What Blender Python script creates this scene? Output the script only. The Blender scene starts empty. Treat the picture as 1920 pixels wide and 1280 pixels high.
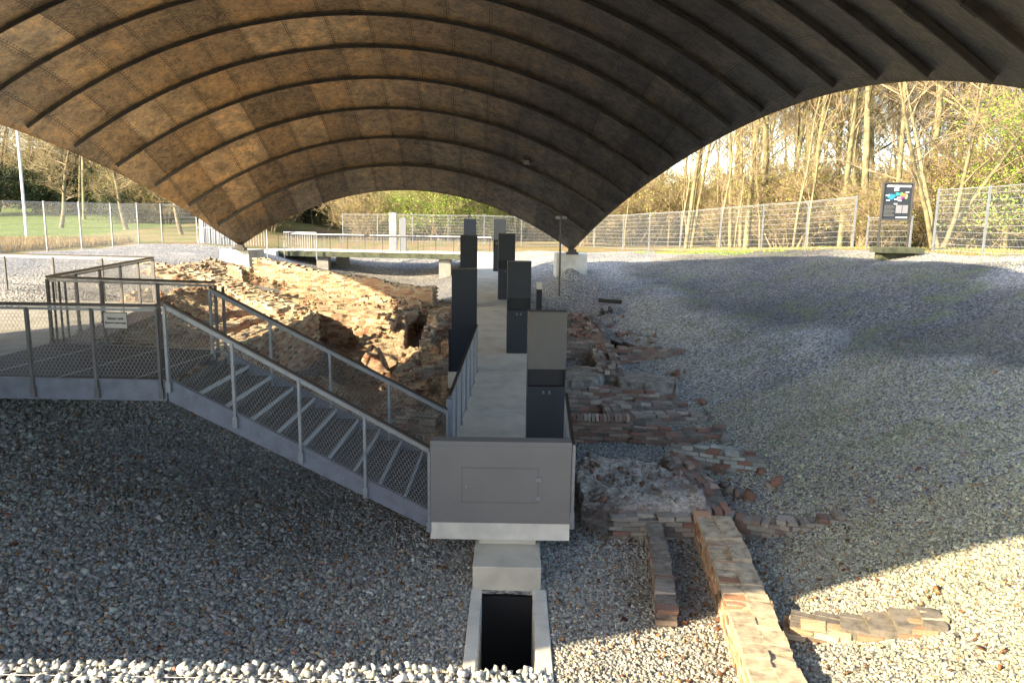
import bpy, math, random
import numpy as np
from math import radians as rad, sin, cos, pi
random.seed(7)
RNG = np.random.default_rng(11)
SC = bpy.context.scene
COL = SC.collection

# ------------------------------------------------------------------ camera
# metres; the origin is the eye point, the excavation floor lies about 4.5 m below it
cam_d = bpy.data.cameras.new('camera')
cam = bpy.data.objects.new('camera', cam_d)
COL.objects.link(cam)
cam_d.sensor_width = 36.0
cam_d.lens = 1387.0 / 1920.0 * 36.0
cam_d.clip_start = 0.1
cam_d.clip_end = 1500.0
from mathutils import Matrix, Vector
cam.matrix_world = Matrix.Rotation(rad(80.5), 4, 'X') @ Matrix.Rotation(rad(0.9), 4, 'Z')
SC.camera = cam

# ------------------------------------------------------------------ light
SUN_AZ, SUN_EL = rad(32.0), rad(25.3)       # the sun stands behind and to the left
sdir = Vector((-cos(SUN_AZ) * cos(SUN_EL), -sin(SUN_AZ) * cos(SUN_EL), sin(SUN_EL)))
sun_d = bpy.data.lights.new('sun', 'SUN')
sun_d.energy = 4.0
sun_d.angle = rad(0.55)
sun_d.color = (1.0, 0.82, 0.55)
sun = bpy.data.objects.new('sun', sun_d)
sun.rotation_euler = (-sdir).to_track_quat('-Z', 'Y').to_euler()
COL.objects.link(sun)
world = bpy.data.worlds.new('World')
SC.world = world
world.use_nodes = True
wt = world.node_tree
wt.nodes.clear()
wo = wt.nodes.new('ShaderNodeOutputWorld')
wb = wt.nodes.new('ShaderNodeBackground')
sky = wt.nodes.new('ShaderNodeTexSky')
sky.sky_type = 'NISHITA'
sky.sun_disc = False
sky.sun_elevation = SUN_EL
sky.sun_rotation = math.atan2(sdir.x, sdir.y)
sky.air_density = 1.0
sky.dust_density = 1.4
sky.ozone_density = 1.0
wb.inputs['Strength'].default_value = 0.15
wt.links.new(sky.outputs[0], wb.inputs['Color'])
wt.links.new(wb.outputs[0], wo.inputs['Surface'])
SC.view_settings.view_transform = 'Standard'
SC.view_settings.look = 'None'
SC.view_settings.exposure = 2.32
SC.view_settings.gamma = 1.0
SC.render.engine = 'CYCLES'
SC.cycles.max_bounces = 8
SC.cycles.diffuse_bounces = 4
SC.cycles.use_denoising = True

# ------------------------------------------------------------------ materials
def new_mat(name):
    m = bpy.data.materials.new(name)
    m.use_nodes = True
    nt = m.node_tree
    b = nt.nodes['Principled BSDF']
    return m, nt, b

def N(nt, kind, **kw):
    n = nt.nodes.new(kind)
    for k, v in kw.items():
        if k in n.inputs:
            n.inputs[k].default_value = v
        else:
            setattr(n, k, v)
    return n

def ramp(nt, src, stops):
    r = nt.nodes.new('ShaderNodeValToRGB')
    e = r.color_ramp.elements
    while len(e) > 1:
        e.remove(e[-1])
    e[0].position = stops[0][0]
    e[0].color = (*stops[0][1], 1)
    for p, c in stops[1:]:
        k = e.new(p)
        k.color = (*c, 1)
    nt.links.new(src, r.inputs[0])
    return r.outputs[0]

def mixc(nt, fac, a, b, mode='MIX'):
    m = nt.nodes.new('ShaderNodeMix')
    m.data_type = 'RGBA'
    m.blend_type = mode
    for s, v in ((m.inputs[0], fac), (m.inputs[6], a), (m.inputs[7], b)):
        if hasattr(v, 'links') or hasattr(v, 'is_linked'):
            nt.links.new(v, s)
        elif isinstance(v, (int, float)):
            s.default_value = v
        else:
            s.default_value = (*v, 1)
    return m.outputs[2]

def mth(nt, op, a, b=None, c=None):
    m = nt.nodes.new('ShaderNodeMath')
    m.operation = op
    for i, v in enumerate((a, b, c)):
        if v is None:
            continue
        if isinstance(v, (int, float)):
            m.inputs[i].default_value = v
        else:
            nt.links.new(v, m.inputs[i])
    return m.outputs[0]

def geo_pos(nt):
    return nt.nodes.new('ShaderNodeNewGeometry').outputs['Position']

def noise(nt, vec, scale, detail=4, rough=0.55):
    n = N(nt, 'ShaderNodeTexNoise', Scale=scale, Detail=detail, Roughness=rough)
    nt.links.new(vec, n.inputs['Vector'])
    return n.outputs['Fac']

def bump(nt, b, h, dist, strength=1.0):
    n = N(nt, 'ShaderNodeBump', Strength=strength, Distance=dist)
    nt.links.new(h, n.inputs['Height'])
    nt.links.new(n.outputs[0], b.inputs['Normal'])

def mat_plain(name, col, rough=0.6, metal=0.0, var=0.12, scale=3.0, bmp=0.0, dark=None, spec=None):
    m, nt, b = new_mat(name)
    tc = nt.nodes.new('ShaderNodeTexCoord').outputs['Object']
    f = noise(nt, tc, scale, 5, 0.6)
    d = dark or tuple(c * (1 - 2.2 * var) for c in col)
    l = tuple(min(1, c * (1 + 1.4 * var)) for c in col)
    nt.links.new(ramp(nt, f, [(0.3, d), (0.52, col), (0.75, l)]), b.inputs['Base Color'])
    b.inputs['Roughness'].default_value = rough
    b.inputs['Metallic'].default_value = metal
    if spec is not None:
        b.inputs['Specular IOR Level'].default_value = spec
    if bmp:
        bump(nt, b, noise(nt, tc, scale * 12, 3), bmp)
    return m

def mat_attr(name, rough=0.9, bmp=0.004, scale=60, tint=(1, 1, 1), grime=0.0):
    """Base colour from the colour each brick, stone or leaf was given, broken up by fine noise."""
    m, nt, b = new_mat(name)
    a = N(nt, 'ShaderNodeAttribute')
    a.attribute_name = 'tone'
    tc = nt.nodes.new('ShaderNodeTexCoord').outputs['Object']
    f = noise(nt, tc, scale, 3)
    k = ramp(nt, f, [(0.3, (0.72, 0.72, 0.72)), (0.7, (1.18, 1.16, 1.12))])
    c = mixc(nt, 1.0, a.outputs['Color'], k, 'MULTIPLY')
    if grime:
        g = ramp(nt, noise(nt, tc, 1.7, 5, 0.65), [(0.42, (0, 0, 0)), (0.62, (1, 1, 1))])
        c = mixc(nt, mth(nt, 'MULTIPLY', g, grime), c, (0.12, 0.115, 0.085))
    nt.links.new(c, b.inputs['Base Color'])
    b.inputs['Roughness'].default_value = rough
    b.inputs['Specular IOR Level'].default_value = 0.2
    if bmp:
        bump(nt, b, f, bmp)
    return m

M = {}
M['concrete'] = mat_plain('concrete', (0.47, 0.44, 0.36), 0.85, var=0.10, scale=2.2, bmp=0.002)
M['concrete_pale'] = mat_plain('concrete_pale', (0.55, 0.53, 0.46), 0.85, var=0.14, scale=1.8, bmp=0.002)
M['concrete_dark'] = mat_plain('concrete_mossy_shaded', (0.055, 0.062, 0.035), 0.95, var=0.3, scale=3.0, bmp=0.004)  # mossy concrete, darkened further with roof shade for the bridge edge beam
M['grey_paint'] = mat_plain('grey_paint', (0.155, 0.152, 0.146), 0.45, var=0.05, scale=1.5)
M['post'] = mat_plain('dark_post_steel', (0.11, 0.105, 0.105), 0.5, metal=0.2, var=0.12, scale=5.0)
M['beam_paint'] = mat_plain('galvanised_steel', (0.15, 0.165, 0.20), 0.5, metal=0.25, var=0.12, scale=5.0)
M['galv'] = mat_plain('galvanised_rod', (0.25, 0.265, 0.28), 0.45, metal=0.5, var=0.1, scale=9.0)
M['wire'] = mat_plain('galvanised_wire', (0.30, 0.30, 0.30), 0.5, metal=0.3, var=0.1, scale=9.0)
M['fence_wire'] = mat_plain('fence_wire', (0.34, 0.36, 0.37), 0.5, metal=0.1, var=0.06, scale=9.0)
M['pier'] = mat_plain('shaded_concrete', (0.24, 0.23, 0.20), 0.9, var=0.15, scale=2.2, bmp=0.002)  # darker concrete; shade of bridge piers and landing floor is in the colour
M['rail_dark'] = mat_plain('dark_handrail', (0.035, 0.028, 0.025), 0.35, var=0.1, scale=8.0)
M['stele'] = mat_plain('anthracite_steel', (0.026, 0.031, 0.038), 0.42, var=0.08, scale=1.2, spec=0.3)
M['stele_left'] = mat_plain('blue_black_steel', (0.012, 0.016, 0.026), 0.35, var=0.08, scale=1.2, spec=0.3)
M['stele_top'] = mat_plain('grey_steel', (0.11, 0.105, 0.098), 0.42, var=0.08, scale=1.2, spec=0.3)
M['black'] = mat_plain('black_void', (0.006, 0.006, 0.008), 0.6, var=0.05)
M['grating'] = mat_plain('brown_grating', (0.055, 0.045, 0.04), 0.8, var=0.25, scale=14.0, bmp=0.003)
M['tread'] = mat_plain('steel_tread', (0.115, 0.112, 0.105), 0.7, metal=0.2, var=0.2, scale=12.0, bmp=0.002)
M['white'] = mat_plain('white_plate', (0.62, 0.62, 0.60), 0.5, var=0.05)
M['sign_plate'] = mat_plain('sign_plate', (0.42, 0.40, 0.36), 0.5, var=0.05)
M['ink'] = mat_plain('sign_ink', (0.02, 0.02, 0.02), 0.6, var=0.02)
M['timber'] = mat_plain('charred_timber', (0.03, 0.024, 0.02), 0.9, var=0.3, scale=8.0, bmp=0.006)
M['bark_pale'] = mat_plain('pale_bark', (0.19, 0.165, 0.085), 0.9, var=0.32, scale=2.5, bmp=0.01)
M['bark'] = mat_plain('brown_bark', (0.16, 0.13, 0.075), 0.9, var=0.3, scale=2.5, bmp=0.01)
M['twig'] = mat_plain('twigs', (0.27, 0.205, 0.12), 0.9, var=0.3, scale=0.8)
M['twig_dark'] = mat_plain('dark_twigs', (0.11, 0.085, 0.05), 0.9, var=0.3, scale=0.8)
M['brick'] = mat_attr('brick', grime=0.35)
M['stone'] = mat_attr('crushed_stone', rough=0.95, bmp=0.003, scale=45)
M['leaf'] = mat_attr('leaf', rough=0.7, bmp=0, scale=2)
M['mortar_dark'] = mat_plain('dark_mortar', (0.17, 0.15, 0.12), 0.95, var=0.25, scale=9.0, bmp=0.012)
M['mortar'] = mat_plain('mortar', (0.40, 0.33, 0.23), 0.95, var=0.25, scale=9.0, bmp=0.012)

def mat_roof():
    m, nt, b = new_mat('riveted_plates')
    uv = N(nt, 'ShaderNodeUVMap')
    uv.uv_map = 'UVMap'
    sep = nt.nodes.new('ShaderNodeSeparateXYZ')
    nt.links.new(uv.outputs[0], sep.inputs[0])
    U, V = sep.outputs[0], sep.outputs[1]
    # plate id per cell: each strip is shifted a little
    vf = mth(nt, 'FLOOR', V)
    wn = N(nt, 'ShaderNodeTexWhiteNoise', noise_dimensions='1D')
    nt.links.new(vf, wn.inputs['W'])
    Us = mth(nt, 'ADD', U, mth(nt, 'MULTIPLY', wn.outputs[0], 0.22))
    uf = mth(nt, 'FLOOR', Us)
    cx = nt.nodes.new('ShaderNodeCombineXYZ')
    nt.links.new(uf, cx.inputs[0])
    nt.links.new(vf, cx.inputs[1])
    w2 = N(nt, 'ShaderNodeTexWhiteNoise', noise_dimensions='3D')
    nt.links.new(cx.outputs[0], w2.inputs['Vector'])
    plate = ramp(nt, w2.outputs[0], [(0.0, (0.17, 0.15, 0.12)), (0.3, (0.25, 0.21, 0.155)), (0.5, (0.33, 0.26, 0.17)), (0.75, (0.36, 0.31, 0.225)), (1.0, (0.50, 0.44, 0.34))])
    # plate tone shifts from rusty brown on the left to dark grey on the right
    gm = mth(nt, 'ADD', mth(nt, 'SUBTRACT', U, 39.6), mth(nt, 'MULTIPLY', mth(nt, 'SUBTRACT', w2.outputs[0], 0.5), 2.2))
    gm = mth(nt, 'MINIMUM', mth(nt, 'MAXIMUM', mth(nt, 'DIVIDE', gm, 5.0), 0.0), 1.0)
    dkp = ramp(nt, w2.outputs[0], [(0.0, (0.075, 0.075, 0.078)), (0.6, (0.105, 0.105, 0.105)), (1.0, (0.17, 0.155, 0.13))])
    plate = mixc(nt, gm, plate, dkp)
    pos = geo_pos(nt)
    n1 = noise(nt, pos, 1.1, 8, 0.7)
    n2 = N(nt, 'ShaderNodeTexNoise', Scale=2.2, Detail=9, Roughness=0.75, Distortion=1.6)
    nt.links.new(pos, n2.inputs['Vector'])
    c = mixc(nt, 1.0, plate, ramp(nt, n1, [(0.34, (0.5, 0.5, 0.5)), (0.5, (0.95, 0.95, 0.95)), (0.66, (1.5, 1.3, 1.02))]), 'MULTIPLY')
    mpu = nt.nodes.new('ShaderNodeMapping')
    mpu.inputs['Scale'].default_value = (3.0, 4.6, 1.0)
    nt.links.new(uv.outputs[0], mpu.inputs['Vector'])
    st = N(nt, 'ShaderNodeTexNoise', Scale=1.6, Detail=8, Roughness=0.75, Distortion=0.8)
    nt.links.new(mpu.outputs[0], st.inputs['Vector'])
    c = mixc(nt, 1.0, c, ramp(nt, st.outputs['Fac'], [(0.36, (0.55, 0.55, 0.56)), (0.5, (1, 1, 1)), (0.62, (1.55, 1.38, 1.12))]), 'MULTIPLY')
    scr = ramp(nt, n2.outputs['Fac'], [(0.47, (0, 0, 0)), (0.5, (1, 1, 1)), (0.53, (0, 0, 0))])
    c = mixc(nt, mth(nt, 'MULTIPLY', scr, mth(nt, 'SUBTRACT', 0.55, mth(nt, 'MULTIPLY', gm, 0.4))), c, (0.55, 0.45, 0.30))
    dk = ramp(nt, noise(nt, pos, 14, 6, 0.75), [(0.56, (0, 0, 0)), (0.62, (1, 1, 1))])
    c = mixc(nt, mth(nt, 'MULTIPLY', dk, 0.45), c, (0.05, 0.045, 0.04))
    # seam between plates and rows of bolts beside it
    fu = mth(nt, 'FRACT', Us)
    fv = mth(nt, 'FRACT', V)
    seam = mth(nt, 'LESS_THAN', fu, 0.018)
    lap = mth(nt, 'MULTIPLY', mth(nt, 'LESS_THAN', fu, 0.055), mth(nt, 'GREATER_THAN', fu, 0.02))
    def dots(a, ca, bcoord, freq, r, ka):
        # circular dots at coordinate a = ca, repeated along bcoord
        da = mth(nt, 'MULTIPLY', mth(nt, 'SUBTRACT', a, ca), ka)
        fb = mth(nt, 'SUBTRACT', mth(nt, 'FRACT', mth(nt, 'MULTIPLY', bcoord, freq)), 0.5)
        db = mth(nt, 'DIVIDE', fb, freq / 1.0)
        d2 = mth(nt, 'ADD', mth(nt, 'POWER', da, 2.0), mth(nt, 'POWER', mth(nt, 'MULTIPLY', db, 1.75), 2.0))
        return mth(nt, 'LESS_THAN', d2, r * r)
    d1 = dots(fu, 0.065, V, 15.0, 0.022, 1.15)
    d3 = dots(fu, 0.955, V, 15.0, 0.017, 1.15)
    dd = mth(nt, 'MAXIMUM', d1, d3)
    # odd groups of empty holes in a few plates
    w3 = mth(nt, 'GREATER_THAN', w2.outputs[0], 0.93)
    gu = mth(nt, 'LESS_THAN', mth(nt, 'ABSOLUTE', mth(nt, 'SUBTRACT', mth(nt, 'ADD', fu, mth(nt, 'MULTIPLY', fv, 0.4)), 0.7)), 0.09)
    vor = N(nt, 'ShaderNodeTexVoronoi', Scale=11.0)
    nt.links.new(uv.outputs[0], vor.inputs['Vector'])
    holes = mth(nt, 'MULTIPLY', mth(nt, 'MULTIPLY', mth(nt, 'LESS_THAN', vor.outputs['Distance'], 0.2), w3), gu)
    dd = mth(nt, 'MAXIMUM', dd, holes)
    c = mixc(nt, mth(nt, 'MULTIPLY', lap, 0.22), c, (0.24, 0.21, 0.16))
    c = mixc(nt, mth(nt, 'MAXIMUM', mth(nt, 'MULTIPLY', seam, 0.85), mth(nt, 'MULTIPLY', dd, 0.9)), c, (0.015, 0.014, 0.013))
    nt.links.new(c, b.inputs['Base Color'])
    b.inputs['Roughness'].default_value = 0.42
    b.inputs['Metallic'].default_value = 0.65
    b.inputs['Specular IOR Level'].default_value = 0.5
    h = mth(nt, 'ADD', mth(nt, 'MULTIPLY', n1, 0.6), mth(nt, 'MULTIPLY', n2.outputs['Fac'], 0.5))
    h = mth(nt, 'SUBTRACT', h, mth(nt, 'MULTIPLY', dd, 0.3))
    bump(nt, b, h, 0.05, 0.8)
    return m
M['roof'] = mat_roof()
M['rib'] = mat_plain('rib_steel', (0.06, 0.054, 0.047), 0.5, var=0.2, scale=3.0)

def mat_ground():
    m, nt, b = new_mat('gravel_and_soil')
    pos = geo_pos(nt)
    v1 = N(nt, 'ShaderNodeTexVoronoi', Scale=19.0)
    nt.links.new(pos, v1.inputs['Vector'])
    tone = nt.nodes.new('ShaderNodeSeparateColor')
    nt.links.new(v1.outputs['Color'], tone.inputs[0])
    stone = ramp(nt, tone.outputs[0], [(0.0, (0.19, 0.188, 0.18)), (0.4, (0.32, 0.316, 0.30)), (0.8, (0.44, 0.43, 0.40)), (0.97, (0.55, 0.53, 0.48)), (1.0, (0.36, 0.24, 0.15))])
    gap = ramp(nt, v1.outputs['Distance'], [(0.4, (1, 1, 1)), (0.8, (0.35, 0.35, 0.35))])
    g = mixc(nt, 1.0, stone, gap, 'MULTIPLY')
    big = noise(nt, pos, 0.35, 4, 0.6)
    g = mixc(nt, 1.0, g, ramp(nt, big, [(0.35, (0.72, 0.74, 0.8)), (0.6, (1.08, 1.06, 1.02))]), 'MULTIPLY')
    # moss and dust patches
    at = N(nt, 'ShaderNodeAttribute')
    at.attribute_name = 'zone'
    sc = nt.nodes.new('ShaderNodeSeparateColor')
    nt.links.new(at.outputs['Color'], sc.inputs[0])
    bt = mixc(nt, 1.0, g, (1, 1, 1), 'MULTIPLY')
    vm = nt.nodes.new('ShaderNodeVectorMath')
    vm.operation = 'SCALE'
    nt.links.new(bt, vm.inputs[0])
    nt.links.new(at.outputs['Alpha'], vm.inputs['Scale'])  # zone alpha scales the stone colour, painted bridge shade included
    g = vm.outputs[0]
    mossn = ramp(nt, noise(nt, pos, 0.9, 6, 0.7), [(0.5, (0, 0, 0)), (0.62, (1, 1, 1))])
    g = mixc(nt, mth(nt, 'MULTIPLY', mth(nt, 'MULTIPLY', mossn, sc.outputs[1]), 0.55), g, (0.13, 0.15, 0.055))
    # grass and leaf litter outside the fence
    gn = noise(nt, pos, 0.5, 7, 0.7)
    gn2 = noise(nt, pos, 9.0, 4, 0.7)
    grass = ramp(nt, gn2, [(0.3, (0.05, 0.085, 0.018)), (0.7, (0.13, 0.19, 0.04))])
    lit = ramp(nt, gn2, [(0.3, (0.13, 0.085, 0.05)), (0.7, (0.32, 0.22, 0.13))])
    soil = mixc(nt, sc.outputs[2], lit, grass)
    patch = ramp(nt, gn, [(0.42, (0, 0, 0)), (0.58, (1, 1, 1))])
    soil = mixc(nt, mth(nt, 'MULTIPLY', patch, 0.6), soil, grass)
    edge = mth(nt, 'ADD', sc.outputs[0], mth(nt, 'MULTIPLY', mth(nt, 'SUBTRACT', gn2, 0.5), 0.6))
    fac = mth(nt, 'GREATER_THAN', edge, 0.5)
    c = mixc(nt, fac, soil, g)
    nt.links.new(c, b.inputs['Base Color'])
    b.inputs['Roughness'].default_value = 0.95
    b.inputs['Specular IOR Level'].default_value = 0.15
    h = mth(nt, 'SUBTRACT', 1.0, v1.outputs['Distance'])
    h = mth(nt, 'MULTIPLY', h, fac)
    h = mth(nt, 'ADD', h, mth(nt, 'MULTIPLY', gn2, 0.6))
    bump(nt, b, h, 0.03, 1.0)
    return m
M['ground'] = mat_ground()

def mat_rubble(nm='rubble_masonry', k=1.0):
    m, nt, b = new_mat(nm)
    pos = geo_pos(nt)
    mp = nt.nodes.new('ShaderNodeMapping')
    mp.inputs['Scale'].default_value = (3.6, 6.0, 13.5)
    nt.links.new(pos, mp.inputs['Vector'])
    v = N(nt, 'ShaderNodeTexVoronoi', Scale=1.0, Randomness=0.55)
    nt.links.new(mp.outputs[0], v.inputs['Vector'])
    t = nt.nodes.new('ShaderNodeSeparateColor')
    nt.links.new(v.outputs['Color'], t.inputs[0])
    c = ramp(nt, t.outputs[0], [(0.0, (0.17, 0.10, 0.065)), (0.3, (0.30, 0.165, 0.105)), (0.55, (0.38, 0.26, 0.17)), (0.8, (0.43, 0.35, 0.24)), (1.0, (0.26, 0.22, 0.17))])
    n1 = noise(nt, pos, 1.3, 7, 0.7)
    n2 = noise(nt, pos, 18, 5, 0.7)
    # mortar and dust lie on the flat tops
    gn = nt.nodes.new('ShaderNodeNewGeometry')
    sx = nt.nodes.new('ShaderNodeSeparateXYZ')
    nt.links.new(gn.outputs['Normal'], sx.inputs[0])
    up = ramp(nt, mth(nt, 'ADD', sx.outputs[2], mth(nt, 'MULTIPLY', mth(nt, 'SUBTRACT', n1, 0.5), 1.4)), [(0.72, (0, 0, 0)), (0.95, (1, 1, 1))])
    c = mixc(nt, mth(nt, 'MULTIPLY', up, 0.75), c, ramp(nt, n2, [(0.3, (0.33, 0.26, 0.17)), (0.7, (0.62, 0.52, 0.34))]))
    c = mixc(nt, 1.0, c, ramp(nt, n2, [(0.28, (0.55, 0.53, 0.5)), (0.6, (1.1, 1.1, 1.1))]), 'MULTIPLY')
    if k < 1:
        hs = N(nt, 'ShaderNodeHueSaturation', Saturation=0.55, Value=k)
        nt.links.new(c, hs.inputs['Color'])
        c = hs.outputs[0]
    nt.links.new(c, b.inputs['Base Color'])
    b.inputs['Roughness'].default_value = 0.95
    b.inputs['Specular IOR Level'].default_value = 0.15
    h = mth(nt, 'ADD', mth(nt, 'MULTIPLY', mth(nt, 'SUBTRACT', 1.0, v.outputs['Distance']), 0.8), n2)
    bump(nt, b, h, 0.05, 1.0)
    return m
M['rubble'] = mat_rubble(k=1.0)
M['rubble_grey'] = mat_rubble('grey_masonry', 0.95)

# ------------------------------------------------------------------ mesh helpers
class MB:
    """Collects boxes, tubes and quads and links them as one mesh object."""
    def __init__(self):
        self.v, self.f, self.t, self.mi = [], [], [], []
        self.n = 0
    def add(self, v, f, tone=None, mi=0):
        v = np.asarray(v, float)
        self.v.append(v)
        for q in f:
            self.f.append(tuple(i + self.n for i in q))
            self.t.append(tone)
            self.mi.append(mi)
        self.n += len(v)
    def box(self, c, s, rz=0.0, tone=None, jit=0.0, rot=None, mi=0, taper=1.0):
        hx, hy, hz = s[0] / 2, s[1] / 2, s[2] / 2
        p = np.array([(x * (taper if z > 0 else 1), y * (taper if z > 0 else 1), z) for z in (-hz, hz) for x, y in ((-hx, -hy), (hx, -hy), (hx, hy), (-hx, hy))], float)
        if jit:
            p += RNG.uniform(-jit, jit, p.shape)
        if rot is not None:
            p = p @ rot.T
        elif rz:
            c_, s_ = cos(rz), sin(rz)
            p = np.stack([p[:, 0] * c_ - p[:, 1] * s_, p[:, 0] * s_ + p[:, 1] * c_, p[:, 2]], 1)
        self.add(p + np.array(c), [(0, 3, 2, 1), (4, 5, 6, 7), (0, 1, 5, 4), (1, 2, 6, 5), (2, 3, 7, 6), (3, 0, 4, 7)], tone, mi)
    def b2(self, x0, x1, y0, y1, z0, z1, **k):
        self.box(((x0 + x1) / 2, (y0 + y1) / 2, (z0 + z1) / 2), (x1 - x0, y1 - y0, z1 - z0), **k)
    def bar(self, a, b, w, h, tone=None, mi=0):
        """rectangular bar from a to b, w across (horizontal), h high"""
        a, b = np.array(a, float), np.array(b, float)
        d = b - a
        L = np.linalg.norm(d)
        if L < 1e-6:
            return
        d /= L
        up = np.array([0, 0, 1.0]) if abs(d[2]) < 0.98 else np.array([1.0, 0, 0])
        s = np.cross(d, up)
        s /= np.linalg.norm(s)
        u = np.cross(s, d)
        p = []
        for q in (a, b):
            for i, j in ((-1, -1), (1, -1), (1, 1), (-1, 1)):
                p.append(q + s * i * w / 2 + u * j * h / 2)
        self.add(p, [(0, 1, 2, 3), (7, 6, 5, 4), (0, 4, 5, 1), (1, 5, 6, 2), (2, 6, 7, 3), (3, 7, 4, 0)], tone, mi)
    def tube(self, pts, rads, n=8, tone=None, cap=True):
        pts = [np.array(p, float) for p in pts]
        base = []
        for i, p in enumerate(pts):
            d = pts[min(i + 1, len(pts) - 1)] - pts[max(i - 1, 0)]
            d /= np.linalg.norm(d) + 1e-9
            up = np.array([0, 0, 1.0]) if abs(d[2]) < 0.95 else np.array([1.0, 0, 0])
            s = np.cross(d, up)
            s /= np.linalg.norm(s) + 1e-9
            u = np.cross(s, d)
            r = rads if isinstance(rads, (int, float)) else rads[i]
            for k in range(n):
                a = 2 * pi * k / n
                base.append(p + r * (cos(a) * s + sin(a) * u))
        f = []
        for i in range(len(pts) - 1):
            for k in range(n):
                f.append((i * n + k, (i + 1) * n + k, (i + 1) * n + (k + 1) % n, i * n + (k + 1) % n))
        if cap:
            f.append(tuple(range(n)))
            f.append(tuple((len(pts) - 1) * n + k for k in reversed(range(n))))
        self.add(base, f, tone)
    def build(self, name, mats, parent=None, smooth=False, bevel=0.0):
        me = bpy.data.meshes.new(name)
        v = np.concatenate(self.v) if self.v else np.zeros((0, 3))
        inv = parent_loc(parent)
        v = v - inv
        me.from_pydata(v.tolist(), [], self.f)
        mats = mats if isinstance(mats, (list, tuple)) else [mats]
        for m in mats:
            me.materials.append(m)
        if len(mats) > 1:
            me.polygons.foreach_set('material_index', self.mi)
        if any(t is not None for t in self.t):
            ca = me.color_attributes.new('tone', 'FLOAT_COLOR', 'CORNER')
            ls = np.array([len(q) for q in self.f])
            cols = np.array([(*(t or (0.3, 0.3, 0.3)), 1.0) for t in self.t])
            ca.data.foreach_set('color', np.repeat(cols, ls, axis=0).ravel())
        if smooth:
            me.polygons.foreach_set('use_smooth', [True] * len(me.polygons))
        me.update()
        o = bpy.data.objects.new(name, me)
        COL.objects.link(o)
        if parent is not None:
            o.parent = parent
        if bevel:
            md = o.modifiers.new('bevel', 'BEVEL')
            md.width = bevel
            md.segments = 2
            md.limit_method = 'ANGLE'
        return o

def parent_loc(p):
    l = np.zeros(3)
    while p is not None:
        l += np.array(p.location)
        p = p.parent
    return l

def tag(o, label=None, cat=None, group=None, kind=None):
    if label: o['label'] = label
    if cat: o['category'] = cat
    if group: o['group'] = group
    if kind: o['kind'] = kind
    return o

def thing(name, label, cat, loc=(0, 0, 0), group=None):
    o = bpy.data.objects.new(name, None)
    o.location = loc
    o.empty_display_size = 0.3
    COL.objects.link(o)
    return tag(o, label, cat, group)

def raw_mesh(name, v, f, mat, tone=None, parent=None, smooth=False):
    """fast path: v (n,3), f (m,k) with constant k"""
    me = bpy.data.meshes.new(name)
    v = np.ascontiguousarray(v - parent_loc(parent), dtype=np.float32)
    f = np.ascontiguousarray(f, dtype=np.int32)
    k = f.shape[1]
    me.vertices.add(len(v))
    me.vertices.foreach_set('co', v.ravel())
    me.loops.add(f.size)
    me.loops.foreach_set('vertex_index', f.ravel())
    me.polygons.add(len(f))
    me.polygons.foreach_set('loop_start', np.arange(0, f.size, k, dtype=np.int32))
    if smooth:
        me.polygons.foreach_set('use_smooth', np.ones(len(f), dtype=bool))
    me.update(calc_edges=True)
    if tone is not None:
        ca = me.color_attributes.new('tone', 'FLOAT_COLOR', 'POINT')
        t = np.ones((len(v), 4), dtype=np.float32)
        t[:, :3] = tone
        ca.data.foreach_set('color', t.ravel())
    me.materials.append(mat)
    o = bpy.data.objects.new(name, me)
    COL.objects.link(o)
    if parent is not None:
        o.parent = parent
    return o

def copy_tree(o, loc, label=None, rz=0.0, scale=None):
    c = o.copy()
    COL.objects.link(c)
    c.location = loc
    c.rotation_euler = (0, 0, rz)
    if scale:
        c.scale = scale
    if label:
        c['label'] = label
    for ch in o.children:
        d = ch.copy()
        COL.objects.link(d)
        d.parent = c
        for g in ch.children:
            e = g.copy()
            COL.objects.link(e)
            e.parent = d
    return c

def vnoise(x, y, seed=0, octs=4, lac=2.0, gain=0.5):
    """cheap value noise, numpy"""
    out = np.zeros(np.broadcast(x, y).shape)
    amp = 1.0
    tot = 0
    for o in range(octs):
        xi, yi = np.floor(x).astype(int), np.floor(y).astype(int)
        fx, fy = x - xi, y - yi
        fx, fy = fx * fx * (3 - 2 * fx), fy * fy * (3 - 2 * fy)
        def h(a, b):
            n = (a * 374761393 + b * 668265263 + (seed + o * 13) * 1442695041) & 0xffffffff
            n = ((n ^ (n >> 13)) * 1274126177) & 0xffffffff
            return ((n ^ (n >> 16)) & 0xffff) / 65535.0
        out += amp * ((h(xi, yi) * (1 - fx) + h(xi + 1, yi) * fx) * (1 - fy) + (h(xi, yi + 1) * (1 - fx) + h(xi + 1, yi + 1) * fx) * fy)
        tot += amp
        amp *= gain
        x, y = x * lac + 17.3, y * lac + 5.1
    return out / tot

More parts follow.
